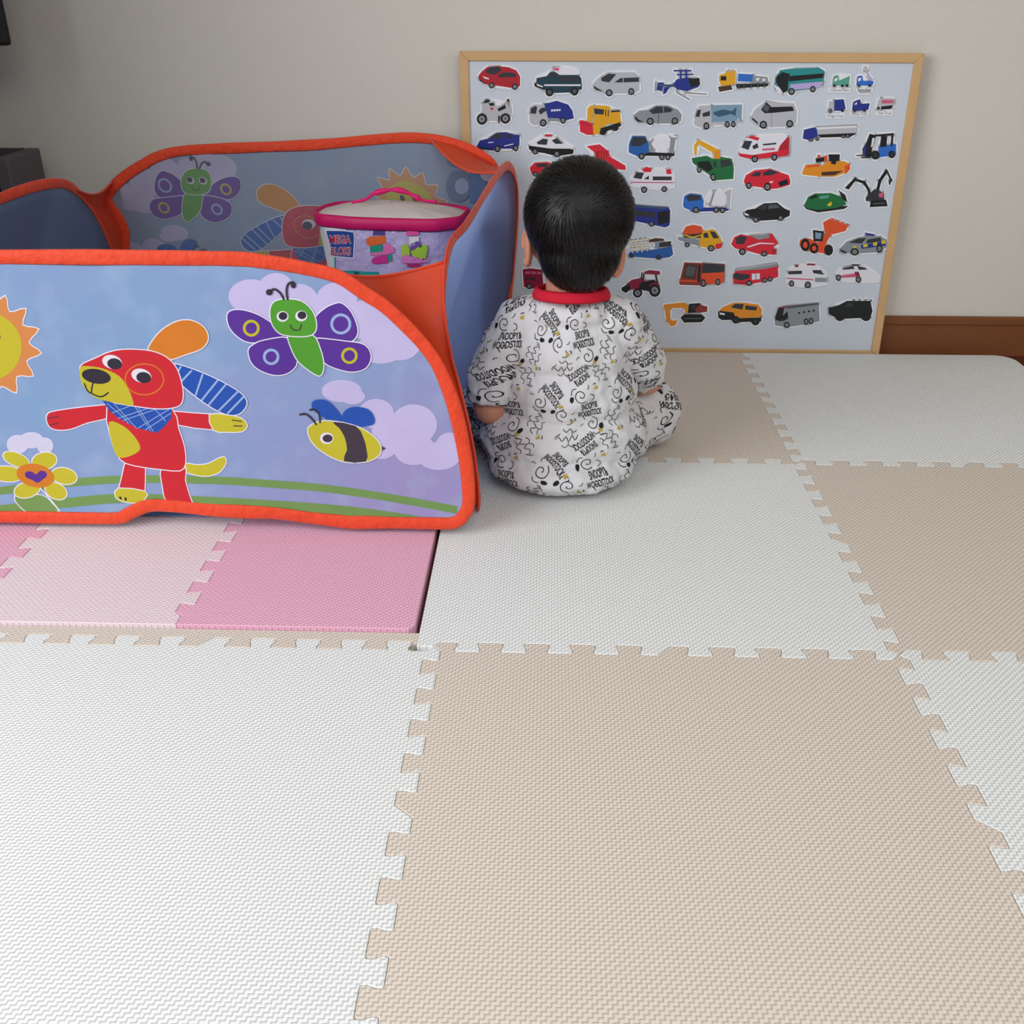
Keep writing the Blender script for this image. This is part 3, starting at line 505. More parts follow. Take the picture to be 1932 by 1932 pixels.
# clouds
for cx, cy, rx, ry in ((250, 370, 145, 110), (410, 330, 120, 110), (560, 400, 120, 110), (300, 470, 160, 70), (470, 470, 200, 70)): A1('C', ellp(cx, cy, rx, ry), 0, 0, 2)
for cx, cy, rx, ry in ((800, 380, 130, 100), (1000, 520, 160, 130), (1200, 660, 140, 120), (1080, 700, 150, 100), (760, 470, 120, 90)): A1('C', ellp(cx, cy, rx, ry), 0, 0, 2)
for cx, cy, rx, ry in ((830, 975, 128, 72), (900, 1010, 80, 50), (1050, 1120, 115, 95), (1150, 1250, 130, 110), (1290, 1190, 150, 130), (1290, 1340, 130, 110), (1450, 1390, 140, 90), (1520, 1330, 90, 90), (1080, 1330, 110, 80)): A1('C', ellp(cx, cy, rx, ry), 0, 0, 2)
for cx, cy, rx, ry in ((130, 1500, 80, 70), (330, 1510, 60, 60), (230, 1470, 90, 60)): A1('W', ellp(cx, cy, rx, ry), 0, 0, 1)
# grass lines
LN('g', '-180,952 -80,938 0,926 120,912 240,904 400,906 500,912 620,922 760,943 862,962', .0125, 0)
LN('g', '-180,985 -80,972 0,962 130,948 240,940 400,946 520,953 640,962 750,976 840,992', .0155, 0)
LN('g', '560,985 640,984 720,985 760,992', .006, 0)
# sun
sun = []
for i in range(28):
    r = 392 if i % 2 == 0 else 300; an = 2*math.pi*(i+.5)/28; sun.append((-90+r*math.cos(an), 790+r*math.sin(an)))
A1('o', sun, 3, 1); A1('Y', ellp(-90, 790, 248, 248), 0)
A1('K', ellp(-150, 720, 25, 35), 0); A1('K', ellp(-20, 720, 25, 35), 0)
# flower
A1('g', '110,1880 300,1870 380,1930 420,1990 300,2010 180,1980', 3, 1); LN('w', '295,1820 360,1890 440,1990', .002)
for cx, cy, rx, ry, ro in ((120, 1610, 100, 46, 22), (325, 1620, 90, 60, -10), (470, 1730, 92, 58, 12), (50, 1715, 120, 55, 5), (200, 1830, 95, 55, -15), (410, 1840, 82, 55, 25)): A1('Y', ellp(cx, cy, rx, ry, ro), 0, 1)
A1('O', ellp(260, 1727, 140, 85, 12), 0); A1('P', '183,1715 200,1697 235,1700 265,1718 295,1692 335,1700 342,1730 310,1758 275,1780 235,1758 195,1742')
# dog-like puppy figure
A1('Y', '1345,1640 1440,1650 1520,1640 1600,1600 1640,1596 1645,1640 1600,1700 1520,1728 1430,1722 1340,1690', 3, 1)
A1('R', '1180,1640 1345,1640 1350,1760 1385,1880 1415,1972 1380,1986 1300,1968 1215,1910 1190,1820', 2, 1)
A1('R', '920,1610 1060,1620 1058,1760 1055,1850 868,1830 895,1720', 1, 1); A1('Y', '866,1820 1058,1842 1060,1890 1005,1925 900,1915 845,1880', 2, 1)
A1('R', '345,1290 420,1255 750,1215 810,1225 795,1300 640,1340 520,1385 420,1392 360,1365', 3, 1)
A1('R', '1250,1258 1400,1272 1560,1282 1570,1392 1420,1378 1270,1350', 1, 1); A1('Y', '1530,1283 1660,1288 1760,1310 1802,1360 1765,1405 1650,1408 1560,1395', 2, 1)
A1('R', '785,1230 1000,1210 1250,1235 1300,1380 1345,1520 1352,1640 1310,1690 1180,1680 1055,1665 920,1635 855,1570 810,1440', 2, 1)
A1('Y', '797,1335 900,1365 985,1445 1025,1530 960,1580 862,1592 815,1480', 3)
for s_ in ('350,1310 430,1296', '365,1358 430,1345'): LN('b', s_, .0014)
for s_ in ('1690,1322 1765,1332', '1702,1364 1768,1366'): LN('K', s_, .0016)
for s_ in ('870,1882 885,1898 880,1880', '912,1885 918,1908 922,1890'): LN('K', s_, .002)
A1('B', '750,1180 960,1212 1255,1238 1248,1310 1200,1370 1145,1415 1000,1380 870,1310 800,1255', 1)
for s_ in ('780,1200 900,1300 940,1350', '830,1200 1000,1385', '980,1215 1100,1400', '1000,1215 1120,1405', '1120,1230 1210,1330', '820,1270 960,1215', '860,1310 1100,1230', '900,1325 1160,1235', '1010,1380 1240,1240', '1060,1395 1250,1270'): LN('L', s_, .0011)
A1('O', '1085,825 1105,760 1180,670 1290,605 1400,598 1490,650 1518,730 1470,800 1350,845 1250,878 1150,880', 3, 1)
A1('B', '1228,925 1300,918 1480,980 1650,1060 1770,1140 1798,1210 1740,1278 1640,1275 1500,1200 1320,1060 1250,985', 3, 1)
for s_ in ('1320,930 1275,1015', '1400,960 1310,1055', '1480,985 1425,1150', '1590,1030 1470,1180', '1650,1060 1520,1215', '1740,1110 1590,1260', '1780,1150 1660,1275'): LN('L', s_, .0028)
A1('R', '590,930 700,872 820,822 950,808 1110,822 1220,870 1290,950 1330,1080 1330,1180 1285,1225 1150,1237 970,1215 800,1180 700,1100 620,1010', 3, 1)
A1('Y', '590,935 660,930 760,948 870,1000 930,1080 965,1160 968,1215 850,1197 700,1160 620,1090 586,1010', 3, 0)
A1('K', ellp(705, 1003, 107, 53, 10), 0)
for ex, ey, rx in ((820, 898, 73), (1033, 998, 74)): A1('w', ellp(ex, ey, rx, 50, 15), 0)
for ex, ey in ((838, 912), (1050, 1012)): A1('K', ellp(ex, ey, 54, 40, 10), 0)
LN('O', [(1055+140*math.cos(t*.3142), 1025+112*math.sin(t*.3142)) for t in range(21)], .0018)
LN('K', '682,1050 672,1090 670,1125', .0022); LN('K', '617,1052 640,1105 672,1128 740,1152 795,1120', .0022)
# butterfly
A1('P', '100,490 130,460 200,458 300,490 390,545 480,600 500,640 380,655 240,662 160,620 112,560', 3, 1, 2)
A1('P', '235,720 265,680 340,650 500,640 545,780 500,850 420,872 330,850 260,800', 3, 1, 2)
A1('P', '660,510 720,450 780,420 830,415 890,470 930,570 918,632 860,662 700,650 640,600', 3, 1, 2)
A1('P', '640,640 860,658 975,680 1016,750 985,825 900,850 800,830 720,790 690,720', 3, 1, 2)
for c, cx, cy, r in (('Y', 253, 572, 45), ('L', 380, 755, 44), ('L', 825, 545, 58), ('Y', 880, 748, 44)): LN(c, [(cx+r*math.cos(t*.3142), cy+r*math.sin(t*.3142)) for t in range(21)], .004, 2)
A1('G', '495,610 640,615 690,700 714,800 700,868 660,865 560,790 510,700', 3, 1, 2)
A1('G', '375,460 400,405 470,388 570,400 640,460 667,540 655,600 600,622 500,620 430,600 385,540', 3, 1, 2)
for x, y in ((453, 497), (572, 494)): A1('w', ellp(x, y, 38, 34), 0, 0, 2)
for x, y in ((456, 494), (577, 489)): A1('K', ellp(x, y, 28, 25), 0, 0, 2)
LN('K', '500,550 520,580 560,582 575,545', .0016, 2); LN('K', '463,392 440,350 400,322 365,345', .0032, 2); LN('K', '487,392 478,340 488,292 520,278 526,305', .0032, 2)
A1('K', ellp(368, 342, 22, 20), 0, 0, 2); A1('K', ellp(522, 298, 17, 19), 0, 0, 2)
# bee
A1('B', '638,1055 665,1030 730,1032 790,1080 838,1160 760,1168 690,1125 650,1095', 3, 0, 2); A1('B', '833,1150 850,1100 910,1074 1000,1090 1040,1145 1030,1188 950,1200 870,1182', 3, 0, 2)
A1('b', '1062,1312 1112,1340 1080,1358', 0, 0, 2)
A1('Y', '615,1230 640,1190 720,1165 850,1180 960,1215 1040,1270 1080,1330 1060,1390 980,1425 850,1425 740,1380 650,1310', 3, 1, 2)
A1('b', '775,1170 920,1196 970,1270 990,1350 985,1424 845,1422 865,1350 850,1270 815,1210', 2, 0, 2)
A1('w', ellp(735, 1275, 43, 37), 0, 0, 2); A1('b', ellp(741, 1276, 32, 25), 0, 0, 2)
LN('K', '670,1190 640,1150 600,1120 560,1125', .003, 2); LN('K', '693,1178 687,1120 655,1090 625,1096', .003, 2)
def put_art(mb, F, back, clip):
    for i, (c, pts) in enumerate(ART):
        q = [(-.83-x, z+.055) for x, z in pts] if back else pts
        q = clip_poly(q, clip)
        if len(q) > 2: prism(mb, q, 0, .00025+i*.000012, ink(c, back), F, False)
def clip_poly(poly, box):
    x0, x1, z0, z1 = box
    for ax, lim, sg in ((0, x0, 1), (0, x1, -1), (1, z0, 1), (1, z1, -1)):
        out = []
        for i in range(len(poly)):
            a_, b_ = poly[i-1], poly[i]; ia = (a_[ax]-lim)*sg >= 0; ib = (b_[ax]-lim)*sg >= 0
            if ia != ib:
                t = (lim-a_[ax])/(b_[ax]-a_[ax]); out.append((a_[0]+(b_[0]-a_[0])*t, a_[1]+(b_[1]-a_[1])*t))
            if ib: out.append(b_)
        poly = out
        if not poly: break
    return poly
# front panel
rt = [f2(*q) for q in S('404,475 497,481 577,494 645,512 695,544 735,570 783,615 815,652 837,686 860,739 874,785 884,833 893,892 895,951 885,978 866,997 813,1009 755,1006 695,1002 600,992 518,981 460,978')]
lt = [(-.95-x, z) for x, z in rt[::-1]]
low = [f2(*q) for q in S('400,974 330,967 285,966 252,980 225,991 120,992 0,992 -90,990')]; lt = lt[5:]
outl = smooth(rt+low+lt[:0]+[(x, max(z, .012)) for x, z in lt], 5)
outl = [(x, max(z, .011)) for x, z in outl]; outl = [(x, z+.0045*max(0, 1-z/.06)) for x, z in outl]
mb = MB(); ins = offs(outl, -.014)
prism(mb, ins, -.0004, .0, SKY, FP_); put_art(mb, FP_, False, (-.94, .012, .030, .43))
mb.build('front_panel', pen)
mb = MB(); ribbon(mb, [FP_(x, z, .001) for x, z in offs(outl, -.009)], FN, .0215, .0048, ORG); mb.build('front_binding', pen)
# back panel
bo = [k2(*q) for q in S('196,380 205,350 235,322 267,302 295,287 342,276 435,271 600,264 742,252 810,253 856,262 902,281 935,306')]
bo += [(.038, .40), (.046, .30), (.044, .12), (.03, .03), (-.05, .016), (-.4, .016), (-.72, .016), (-.785, .03), (-.80, .12), (-.80, .22), (-.79, .30)]
bo = smooth(bo, 5); mb = MB()
prism(mb, offs(bo, -.014), -.0004, 0, SKYB, BK)
ART_keep = list(ART)
put_art(mb, BK, True, (-.775, .012, .03, .455))
E4 = lambda s: [k2(560+x/4.39, 230+y/4.39) for x, y in (S(s) if isinstance(s, str) else s)]
for i, (c, q) in enumerate((('q', E4('1225,280 1310,320 1400,380 1380,400 1260,360')), ('q', E4(ellp(1340, 530, 105, 132))), ('L', E4(ellp(1367, 530, 57, 66))), ('v', E4('1430,380 1540,400 1570,470 1560,660 1430,670')), ('W', E4(ellp(1590, 430, 70, 60))))):
    prism(mb, q, 0, .0035+i*.00003, ink(c, True), BK, False)
mb.build('back_panel', pen)
mb = MB(); ribbon(mb, [BK(x, z, .001) for x, z in offs(bo, -.009)], (0, -1, 0), .0215, .0048, ORG, seed=3); mb.build('back_binding', pen)
# side panels (curved)
def side(nm, loop, cen, bow, nx, seed, extra=None):
    L_ = [Vector(p) for p in smooth([tuple(p) for p in loop], 1)]
    def sm3(P, n=4):
        out = []; N_ = len(P)
        for i in range(N_):
            a_, b_, c_, d_ = [P[(i+k) % N_] for k in (-1, 0, 1, 2)]
            for j in range(n):
                t = j/n; out.append(.5*((2*b_)+(c_-a_)*t+(2*a_-5*b_+4*c_-d_)*t*t+(3*b_-a_-3*c_+d_)*t**3))
        return out
    P = sm3([Vector(p) for p in loop]); c0 = Vector(cen); R_ = 10; vs = []; n = len(P)
    for r in range(1, R_+1):
        t = r/R_
        for p in P:
            q = c0.lerp(p, t*.985); q.x += bow*(1-t*t)**.8+.003*noise.noise(q*8)*(1-t); vs.append(q)
    cc = c0.copy(); cc.x += bow; vs.append(cc)
    fs = [(r*n+i, r*n+(i+1) % n, (r+1)*n+(i+1) % n, (r+1)*n+i) for r in range(R_-1) for i in range(n)]+[(n*R_, (i+1) % n, i) for i in range(n)]
    mb = MB(); mb.add(vs, fs, PLAIN, True); o = mb.build(nm+'_panel', pen)
    sd = o.modifiers.new('thickness', 'SOLIDIFY'); sd.thickness = .0006; sd.offset = 0
    mb = MB(); ribbon(mb, P, (nx, 0, 0), .019, .005, ORG, seed=seed); mb.build(nm+'_binding', pen)
    return P
RL = [(.036, .375, .016), (.032, .385, .08), (.022, .388, .15), (.008, .385, .22), (-.004, .375, .28), (-.012, .395, .345), (-.010, .43, .398), (-.004, .485, .418), (.010, .54, .427), (.022, .64, .436), (.034, .76, .446), (.048, .93, .450),
      (.058, 1.04, .445), (.068, 1.10, .425), (.075, 1.13, .385), (.075, 1.145, .31), (.068, 1.145, .22), (.058, 1.14, .12), (.05, 1.10, .03), (.02, .98, .015), (-.02, .86, .015), (-.048, .74, .015), (-.050, .63, .015), (-.02, .52, .015), (.015, .43, .014)]
RP = side('right', RL, (-.005, .74, .20), -.040, 1, 5)
LLp = [(-.80-.10*max(0, .9-y)/.5, y, z) for y, z in ((.36, .02), (.35, .15), (.36, .33), (.42, .405), (.52, .418), (.67, .425), (.80, .435), (.89, .432), (.96, .412), (1.02, .37), (1.065, .32), (1.095, .25), (1.105, .15), (1.09, .03), (.9, .016), (.6, .016))]
LP = side('left', LLp, (-.80, .73, .21), -.02, -1, 8)
# corner gussets
def gusset(nm, A_, B_, sag):
    def res(P, n):
        P = [Vector(p) for p in P]; L = [0]
        for i in range(1, len(P)): L.append(L[-1]+(P[i]-P[i-1]).length)
        out = []
        for k in range(n):
            d = L[-1]*k/(n-1); i = max(j for j in range(len(P)) if L[j] <= d+1e-9); i = min(i, len(P)-2)
            out.append(P[i].lerp(P[i+1], (d-L[i])/max(1e-9, L[i+1]-L[i])))
        return out
    n, m_ = 22, 12; a_ = res(A_, n); b_ = res(B_, n); vs = []
    for i in range(n):
        w_ = (a_[i]-b_[i]).length
        for j in range(m_+1):
            t = j/m_; q = a_[i].lerp(b_[i], t); s_ = math.sin(math.pi*t)
            q += Vector(sag)*s_*w_*(1+.5*math.sin(i*.55)) + Vector((0, 0, -.10))*s_*w_*(1-i/n)
            vs.append(q)
    fs = [(i*(m_+1)+j, i*(m_+1)+j+1, (i+1)*(m_+1)+j+1, (i+1)*(m_+1)+j) for i in range(n-1) for j in range(m_)]
    mb = MB(); mb.add(vs, fs, GUS, True)
    mb.tube([vs[j] for j in range(m_+1)], .0025, ORG, 6)
    o = mb.build('corner_gusset', pen)
    return o
fr = [FP_(*f2(*q)) for q in S('650,520 695,550 735,576 780,620 812,656 832,690 854,741 868,787 878,835 886,892 888,945')]
gusset('front_right', [p+Vector((0, .003, 0)) for p in fr], [RL[6], RL[5], RL[4], RL[3], RL[2], RL[1], RL[0]], (-.10, .14, 0))
gusset('back_right', [BK(*k2(*q), d=.003) for q in S('812,262 856,272 900,292 932,315')]+[(.040, YB, .33), (.042, YB, .2), (.04, YB, .05)], [RL[11], RL[12], RL[13], RL[14], RL[15], RL[16], RL[18]], (-.01, -.02, 0))
gusset('back_left', [BK(*k2(*q), d=.003) for q in S('212,342 202,362 196,386')]+[(-.785, YB, .3), (-.795, YB, .2), (-.79, YB, .05)], [LLp[8], LLp[9], LLp[10], LLp[11], LLp[12], LLp[13]], (.05, -.10, 0))
gusset('front_left', [FP_(-.95-x, z, -.003) for x, z in [f2(*q) for q in S('650,520 735,576 812,656 854,741 878,835 888,945')]], [LLp[3], LLp[2], LLp[1], LLp[0]], (.1, .14, 0))
mb = MB(); base = [(-.86, .345), (-.02, .345), (.02, .39), (-.02, .55), (-.045, .68), (-.02, .86), (.03, 1.05), (.02, 1.12), (-.77, 1.12), (-.79, 1.05), (-.88, .42)]
prism(mb, base, .0045, .0065, fabric('playpen_floor_fabric', '#6f86b4', None, alpha=0, trans=0), lambda x, y, d: Vector((x, y, d))); mb.build('floor_panel', pen)


# ================================================================== block bag
def drape(mb, vs, fs, fn, m, maxlen):
    """cut flat faces finely and lay them on a surface given by fn(u, v)"""
    bm = bmesh.new(); V = [bm.verts.new((x, y, 0)) for x, y in vs]
    for f in fs:
        try: bm.faces.new([V[i] for i in f])
        except ValueError: pass
    bmesh.ops.triangulate(bm, faces=bm.faces[:])
    for _ in range(6):
        es = [e for e in bm.edges if e.calc_length() > maxlen]
        if not es: break
        bmesh.ops.subdivide_edges(bm, edges=es, cuts=1); bmesh.ops.triangulate(bm, faces=[f for f in bm.faces if len(f.verts) > 3])
    bm.verts.index_update(); P = [fn(v.co.x, v.co.y) for v in bm.verts]; F_ = []
    for f in bm.faces:
        ix = [v.index for v in f.verts]
        if all(P[i] is not None for i in ix):
            q = [P[i] for i in ix]
            if max((q[0]-q[1]).length, (q[1]-q[2]).length, (q[2]-q[0]).length) < maxlen_world[0]: F_.append(ix)
    bm.free()
    used = sorted({i for f in F_ for i in f}); mp = {i: k for k, i in enumerate(used)}
    mb.add([P[i] for i in used], [[mp[i] for i in f] for f in F_], m, True)
maxlen_world = [.02]
BC = Vector((-.170, .975, .0065)); byaw = math.radians(-9)
bag = empty('block_bag', BC, 'zippered lilac and white toy block bag with magenta rim inside the playpen', 'bag')
FOIL = mat('lilac_printed_vinyl', '#b4a6d0', .3, 1, 28, .65, var=.14, vscale=26, bdist=.011)
WFOIL = mat('white_vinyl', '#d2ccd6', .35, .6, 26, .5, bdist=.005); MAG = mat('magenta_binding', '#c0105c', .5, .2, 200)
def bagpt(an, z, out=0, k=1.0):
    h = z/.355; rx = (.098+.050*min(1, h)**1.1)*k+out; ry = (.062+.020*min(1, h))*k+out; e = .62
    c_, s_ = math.cos(an), math.sin(an)
    x = rx*abs(c_)**e*(1 if c_ > 0 else -1); y = ry*abs(s_)**e*(1 if s_ > 0 else -1)
    cr_ = .0022*math.sin(an*9+z*30)*min(1, h*1.2)
    x *= 1+cr_*6; y *= 1+cr_*8
    return BC+Vector((x*math.cos(byaw)-y*math.sin(byaw), x*math.sin(byaw)+y*math.cos(byaw), z))
mb = MB(); n = 72; zs = [0, .004, .03, .08, .13, .18, .23, .28, .32, .345, .355]
vs = [bagpt(2*math.pi*j/n, z, -.004 if i == 0 else 0) for i, z in enumerate(zs) for j in range(n)]
fs = [(i*n+j, i*n+(j+1) % n, (i+1)*n+(j+1) % n, (i+1)*n+j) for i in range(len(zs)-1) for j in range(n)]+[tuple(range(n))[::-1]]
mb.add(vs, fs, FOIL, True)
bag_bvh = BVHTree.FromPolygons([tuple(v) for v in vs], fs)
def bz(dd):
    def fn(x, y):
        d = ray(600+x/6.44, 340+y/6.44).normalized(); h, nn, _, _ = bag_bvh.ray_cast(CP, d)
        if h is None: return None
        if nn.dot(d) > 0: nn = -nn
        return h+nn*dd
    return fn
def bd(c, s, dd, ml=40):
    p = S(s) if isinstance(s, str) else s; drape(mb, p, [tuple(range(len(p)))], bz(dd), c, ml)
PV = lambda nm, h: mat('bag_print_'+nm, h, .4, .2, 30, .4, bdist=.002)
bd(PV('white', '#d8d4dc'), '-10,455 440,470 345,600 215,930 200,1180 150,1180 60,760', .0006)
bd(PV('teal', '#2c9a94'), '338,602 415,488 442,488 372,602', .0008); bd(PV('teal', '#2c9a94'), '200,930 216,930 216,1140 203,1140', .0008)
bd(PV('white', '#d8d4dc'), '96,604 300,606 442,622 452,700 440,950 180,930 140,780', .0009)
bd(PV('navy', '#26428c'), '104,614 300,616 432,632 440,700 428,938 188,918 150,780', .0011)
for t_, x0, x1, y0, y1 in (('MEGA', 140, 402, 765, 668), ('BLOKS', 160, 402, 905, 812)):
    vs_, fs_ = text_polys(t_, .015); wx = max(v[0] for v in vs_); wy = max(v[1] for v in vs_)
    for bo_, c, dd in ((.0, PV('white', '#d8d4dc'), .0013), (0, PV('red', '#b01c34'), .0016)):
        g_ = 1.0; vv = [(x0+(x1-x0)*x/wx, y0+(y1-y0)*y/wy) for x, y in vs_]
        if dd < .0015:
            vs2, fs2 = text_polys(t_, .05); ax = min(v[0] for v in vs2)
            vv2 = [(x0+(x1-x0)*x/wx, y0+(y1-y0)*y/wy) for x, y in vs2]; drape(mb, vv2, fs2, bz(dd), c, 30)
        else: drape(mb, vv, fs_, bz(dd), c, 30)
_k = 0
for c, h, s in (('purple', '#4c3f80', '668,668 672,615 712,612 718,578 790,578 798,615 812,618 815,668'), ('orange', '#d8642c', '585,712 640,680 818,672 826,762 640,798 600,780'), ('green', '#22907c', '635,800 785,775 788,868 640,880'),
                ('pink', '#d86aa8', '640,880 790,862 800,790 850,760 880,790 930,810 932,870 850,900 640,912'), ('magenta', '#c42f86', '655,960 700,922 848,902 858,1000 700,1015 660,1000'), ('green', '#22907c', '850,908 893,890 902,975 862,978'),
                ('rose', '#d94f9a', '1068,650 1100,585 1160,570 1220,530 1228,660 1090,668'), ('white', '#d8d4dc', '1110,682 1230,680 1230,740 1110,770'), ('lime', '#9cbf3c', '1020,800 1040,775 1085,770 1115,830 1118,900 1020,922'),
                ('violet', '#6a4c9a', '1130,785 1180,782 1188,735 1242,735 1250,780 1262,832 1132,842'), ('lime', '#9cbf3c', '1130,850 1258,842 1265,780 1310,775 1335,815 1310,942 1165,952'), ('pink2', '#c874b4', '1020,930 1070,895 1125,905 1140,962 1318,962 1350,900 1340,985 1250,1000 1020,1000'),
                ('plum', '#a82468', '1092,1004 1250,1002 1240,1042 1088,1046')):
    _k += 1; bd(PV(c, h), s, .0011+.00035*_k)
bd(mat('teal_clear_blocks', '#0e8f8c', .15, spec=.8), '262,1130 300,1098 420,1095 560,1108 740,1112 760,1200 300,1210', .0012)
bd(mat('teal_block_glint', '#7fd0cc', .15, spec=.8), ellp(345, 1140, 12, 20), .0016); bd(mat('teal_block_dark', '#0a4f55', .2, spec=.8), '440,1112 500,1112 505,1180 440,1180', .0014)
mb.build('bag_body', bag)
mb = MB(); ring = [bagpt(2*math.pi*j/n, .352, .002) for j in range(n)]
vs = []; K = 8
for j in range(n):
    o_ = (ring[j]-BC); o_.z = 0; o_.normalize()
    for k in range(K):
        an = 2*math.pi*k/K; vs.append(ring[j]+o_*math.cos(an)*.005+Vector((0, 0, math.sin(an)*.0125-.006*math.sin(2*math.pi*j/n-math.pi/2)*0)))
fs = [(j*K+k, j*K+(k+1) % K, ((j+1) % n)*K+(k+1) % K, ((j+1) % n)*K+k) for j in range(n) for k in range(K)]
mb.add(vs, fs, MAG, True); mb.build('rim', bag)
mb = MB(); vs = []
for i in range(8):
    t = i/7
    for j in range(n):
        p = bagpt(2*math.pi*j/n, .355, 0, 1-t*.98) ; p.z = BC.z+.358+.020*(1-(1-t)**2)+.003*noise.noise(p*25); vs.append(p)
fs = [(i*n+j, i*n+(j+1) % n, (i+1)*n+(j+1) % n, (i+1)*n+j) for i in range(7) for j in range(n)]
mb.add(vs, fs, mat('cream_bag_lid', '#c9c0bc', .6, .6, 40, bdist=.003), True); mb.build('lid', bag)
mb = MB(); hp = [on_plane(x, y, (0, .985, 0), (0, -1, 0)) for x, y in smooth(S('664,382 690,376 704,366 720,361 742,358 762,361 782,370 798,378 824,381'), 4, False)]
hp = [Vector(p) for p in hp]
mb.tube(hp, [.0028+.0032*abs(math.sin(i*.42)) if 6 < i < len(hp)-6 else .003 for i in range(len(hp))], mat('magenta_webbing', '#d6186a', .5), 8); mb.build('handle', bag)


# ================================================================== child
child = empty('person', (.175, .54, 0), 'toddler sitting cross-legged with back turned, in white printed pyjamas with red collar', 'person')
SKIN = mat('skin', '#c4876c', .5, .15, 200, .4, trans=.0); SKIN.node_tree.nodes['Principled BSDF'].inputs['Subsurface Weight'].default_value = .12
SKIN.node_tree.nodes['Principled BSDF'].inputs['Subsurface Scale'].default_value = .008
HA = math.radians(24); hf = Vector((-math.sin(HA), math.cos(HA), -.05)).normalized(); hr = Vector((math.cos(HA), math.sin(HA), 0)); hu = hr.cross(hf)
HC = Vector((.1845, .500, .452))
HM = Matrix((hr, hf, hu)).transposed()
def hp_(x, y, z): return HC+hr*x+hf*y+hu*z
def remesh(o, vox, sm=6, disp=0, dscale=.05):
    r = o.modifiers.new('remesh', 'REMESH'); r.mode = 'VOXEL'; r.voxel_size = vox; r.use_smooth_shade = True
    s_ = o.modifiers.new('smooth', 'SMOOTH'); s_.iterations = sm; s_.factor = .5
    if disp:
        t = bpy.data.textures.new('cloth_folds', 'CLOUDS'); t.noise_scale = dscale; t.noise_depth = 2
        d = o.modifiers.new('folds', 'DISPLACE'); d.texture = t; d.strength = disp; d.mid_level = .5; d.texture_coords = 'LOCAL'
    return o
def hand(mb, w_, d, up, side):
    """palm from wrist w_ along d; five bent fingers"""
    d = Vector(d).normalized(); up = Vector(up); up = (up-d*up.dot(d)).normalized(); sd = d.cross(up)*side
    p = Vector(w_)+d*.018; mb.ell(p, (.017, .017, .010), SKIN, Matrix((sd, d, up)).transposed(), 12, 8); mb.cap(w_, p, .013, .013, SKIN)
    for i, (L, off) in enumerate(((.020, .011), (.023, .004), (.021, -.003), (.017, -.010))):
        a_ = p+sd*off+d*.012; b_ = a_+d*L*.5-up*.002; c_ = b_+d*L*.45-up*.008
        mb.cap(a_, b_, .0043, .004, SKIN); mb.cap(b_, c_, .004, .0034, SKIN)
    a_ = p+sd*.012-d*.006; b_ = a_+sd*.010+d*.008; mb.cap(a_, b_, .005, .0045, SKIN); mb.cap(b_, b_+d*.010-up*.003, .0045, .0038, SKIN)
mb = MB()
mb.ell(HC, (.076, .088, .078), SKIN, HM); mb.ell(hp_(0, -.012, -.045), (.060, .066, .052), SKIN, HM); mb.ell(hp_(0, .030, -.050), (.054, .050, .048), SKIN, HM)
mb.ell(hp_(.030, .056, -.052), (.022, .018, .022), SKIN, HM); mb.ell(hp_(-.030, .056, -.052), (.022, .018, .022), SKIN, HM)
mb.ell(hp_(0, .070, -.082), (.018, .014, .014), SKIN, HM); mb.ell(hp_(0, .088, -.036), (.008, .010, .009), SKIN, HM); mb.cap(hp_(0, .082, -.010), hp_(0, .088, -.034), .005, .007, SKIN)
mb.cap(hp_(-.010, .079, -.058), hp_(.010, .079, -.058), .004, .004, SKIN); mb.cap(hp_(-.009, .078, -.065), hp_(.009, .078, -.065), .0045, .0045, SKIN)
mb.cap((.183, .500, .395), (.178, .510, .318), .042, .040, SKIN)
mb.ell((.176, .530, .21), (.095, .06, .09), SKIN); mb.ell((.173, .535, .10), (.12, .09, .075), SKIN)
# arms
mb.cap((.090, .52, .265), (.052, .500, .140), .028, .030, SKIN); mb.cap((.050, .500, .140), (.115, .640, .125), .031, .020, SKIN)
mb.cap((.260, .52, .265), (.315, .590, .160), .028, .028, SKIN); mb.cap((.315, .590, .160), (.240, .690, .135), .030, .020, SKIN)
hand(mb, (.115, .640, .125), (.3, .9, -.15), (0, .1, 1), 1); hand(mb, (.240, .690, .135), (-.4, .85, -.15), (0, .1, 1), -1)
for s_, hx in ((1, .24), (-1, .11)):
    kx, ax = (.335, .205) if s_ > 0 else (.022, .150)
    mb.cap((hx, .57, .07), (kx, .67, .062), .055, .040, SKIN); mb.cap((kx, .67, .062), (ax, .80, .038), .038, .024, SKIN)
    fd = Vector((-s_*.7, .7, 0)).normalized(); a_ = Vector((ax, .80, .034)); mb.cap(a_, a_+fd*.045, .022, .018, SKIN)
    for t in range(5):
        q = a_+fd*(.060-.003*t)+Vector((fd.y, -fd.x, 0))*(.014-.007*t)*s_; mb.cap(q-fd*.012, q, .006, .0052-.0004*t, SKIN)
body = mb.build('body', child); remesh(body, .0028, 4)
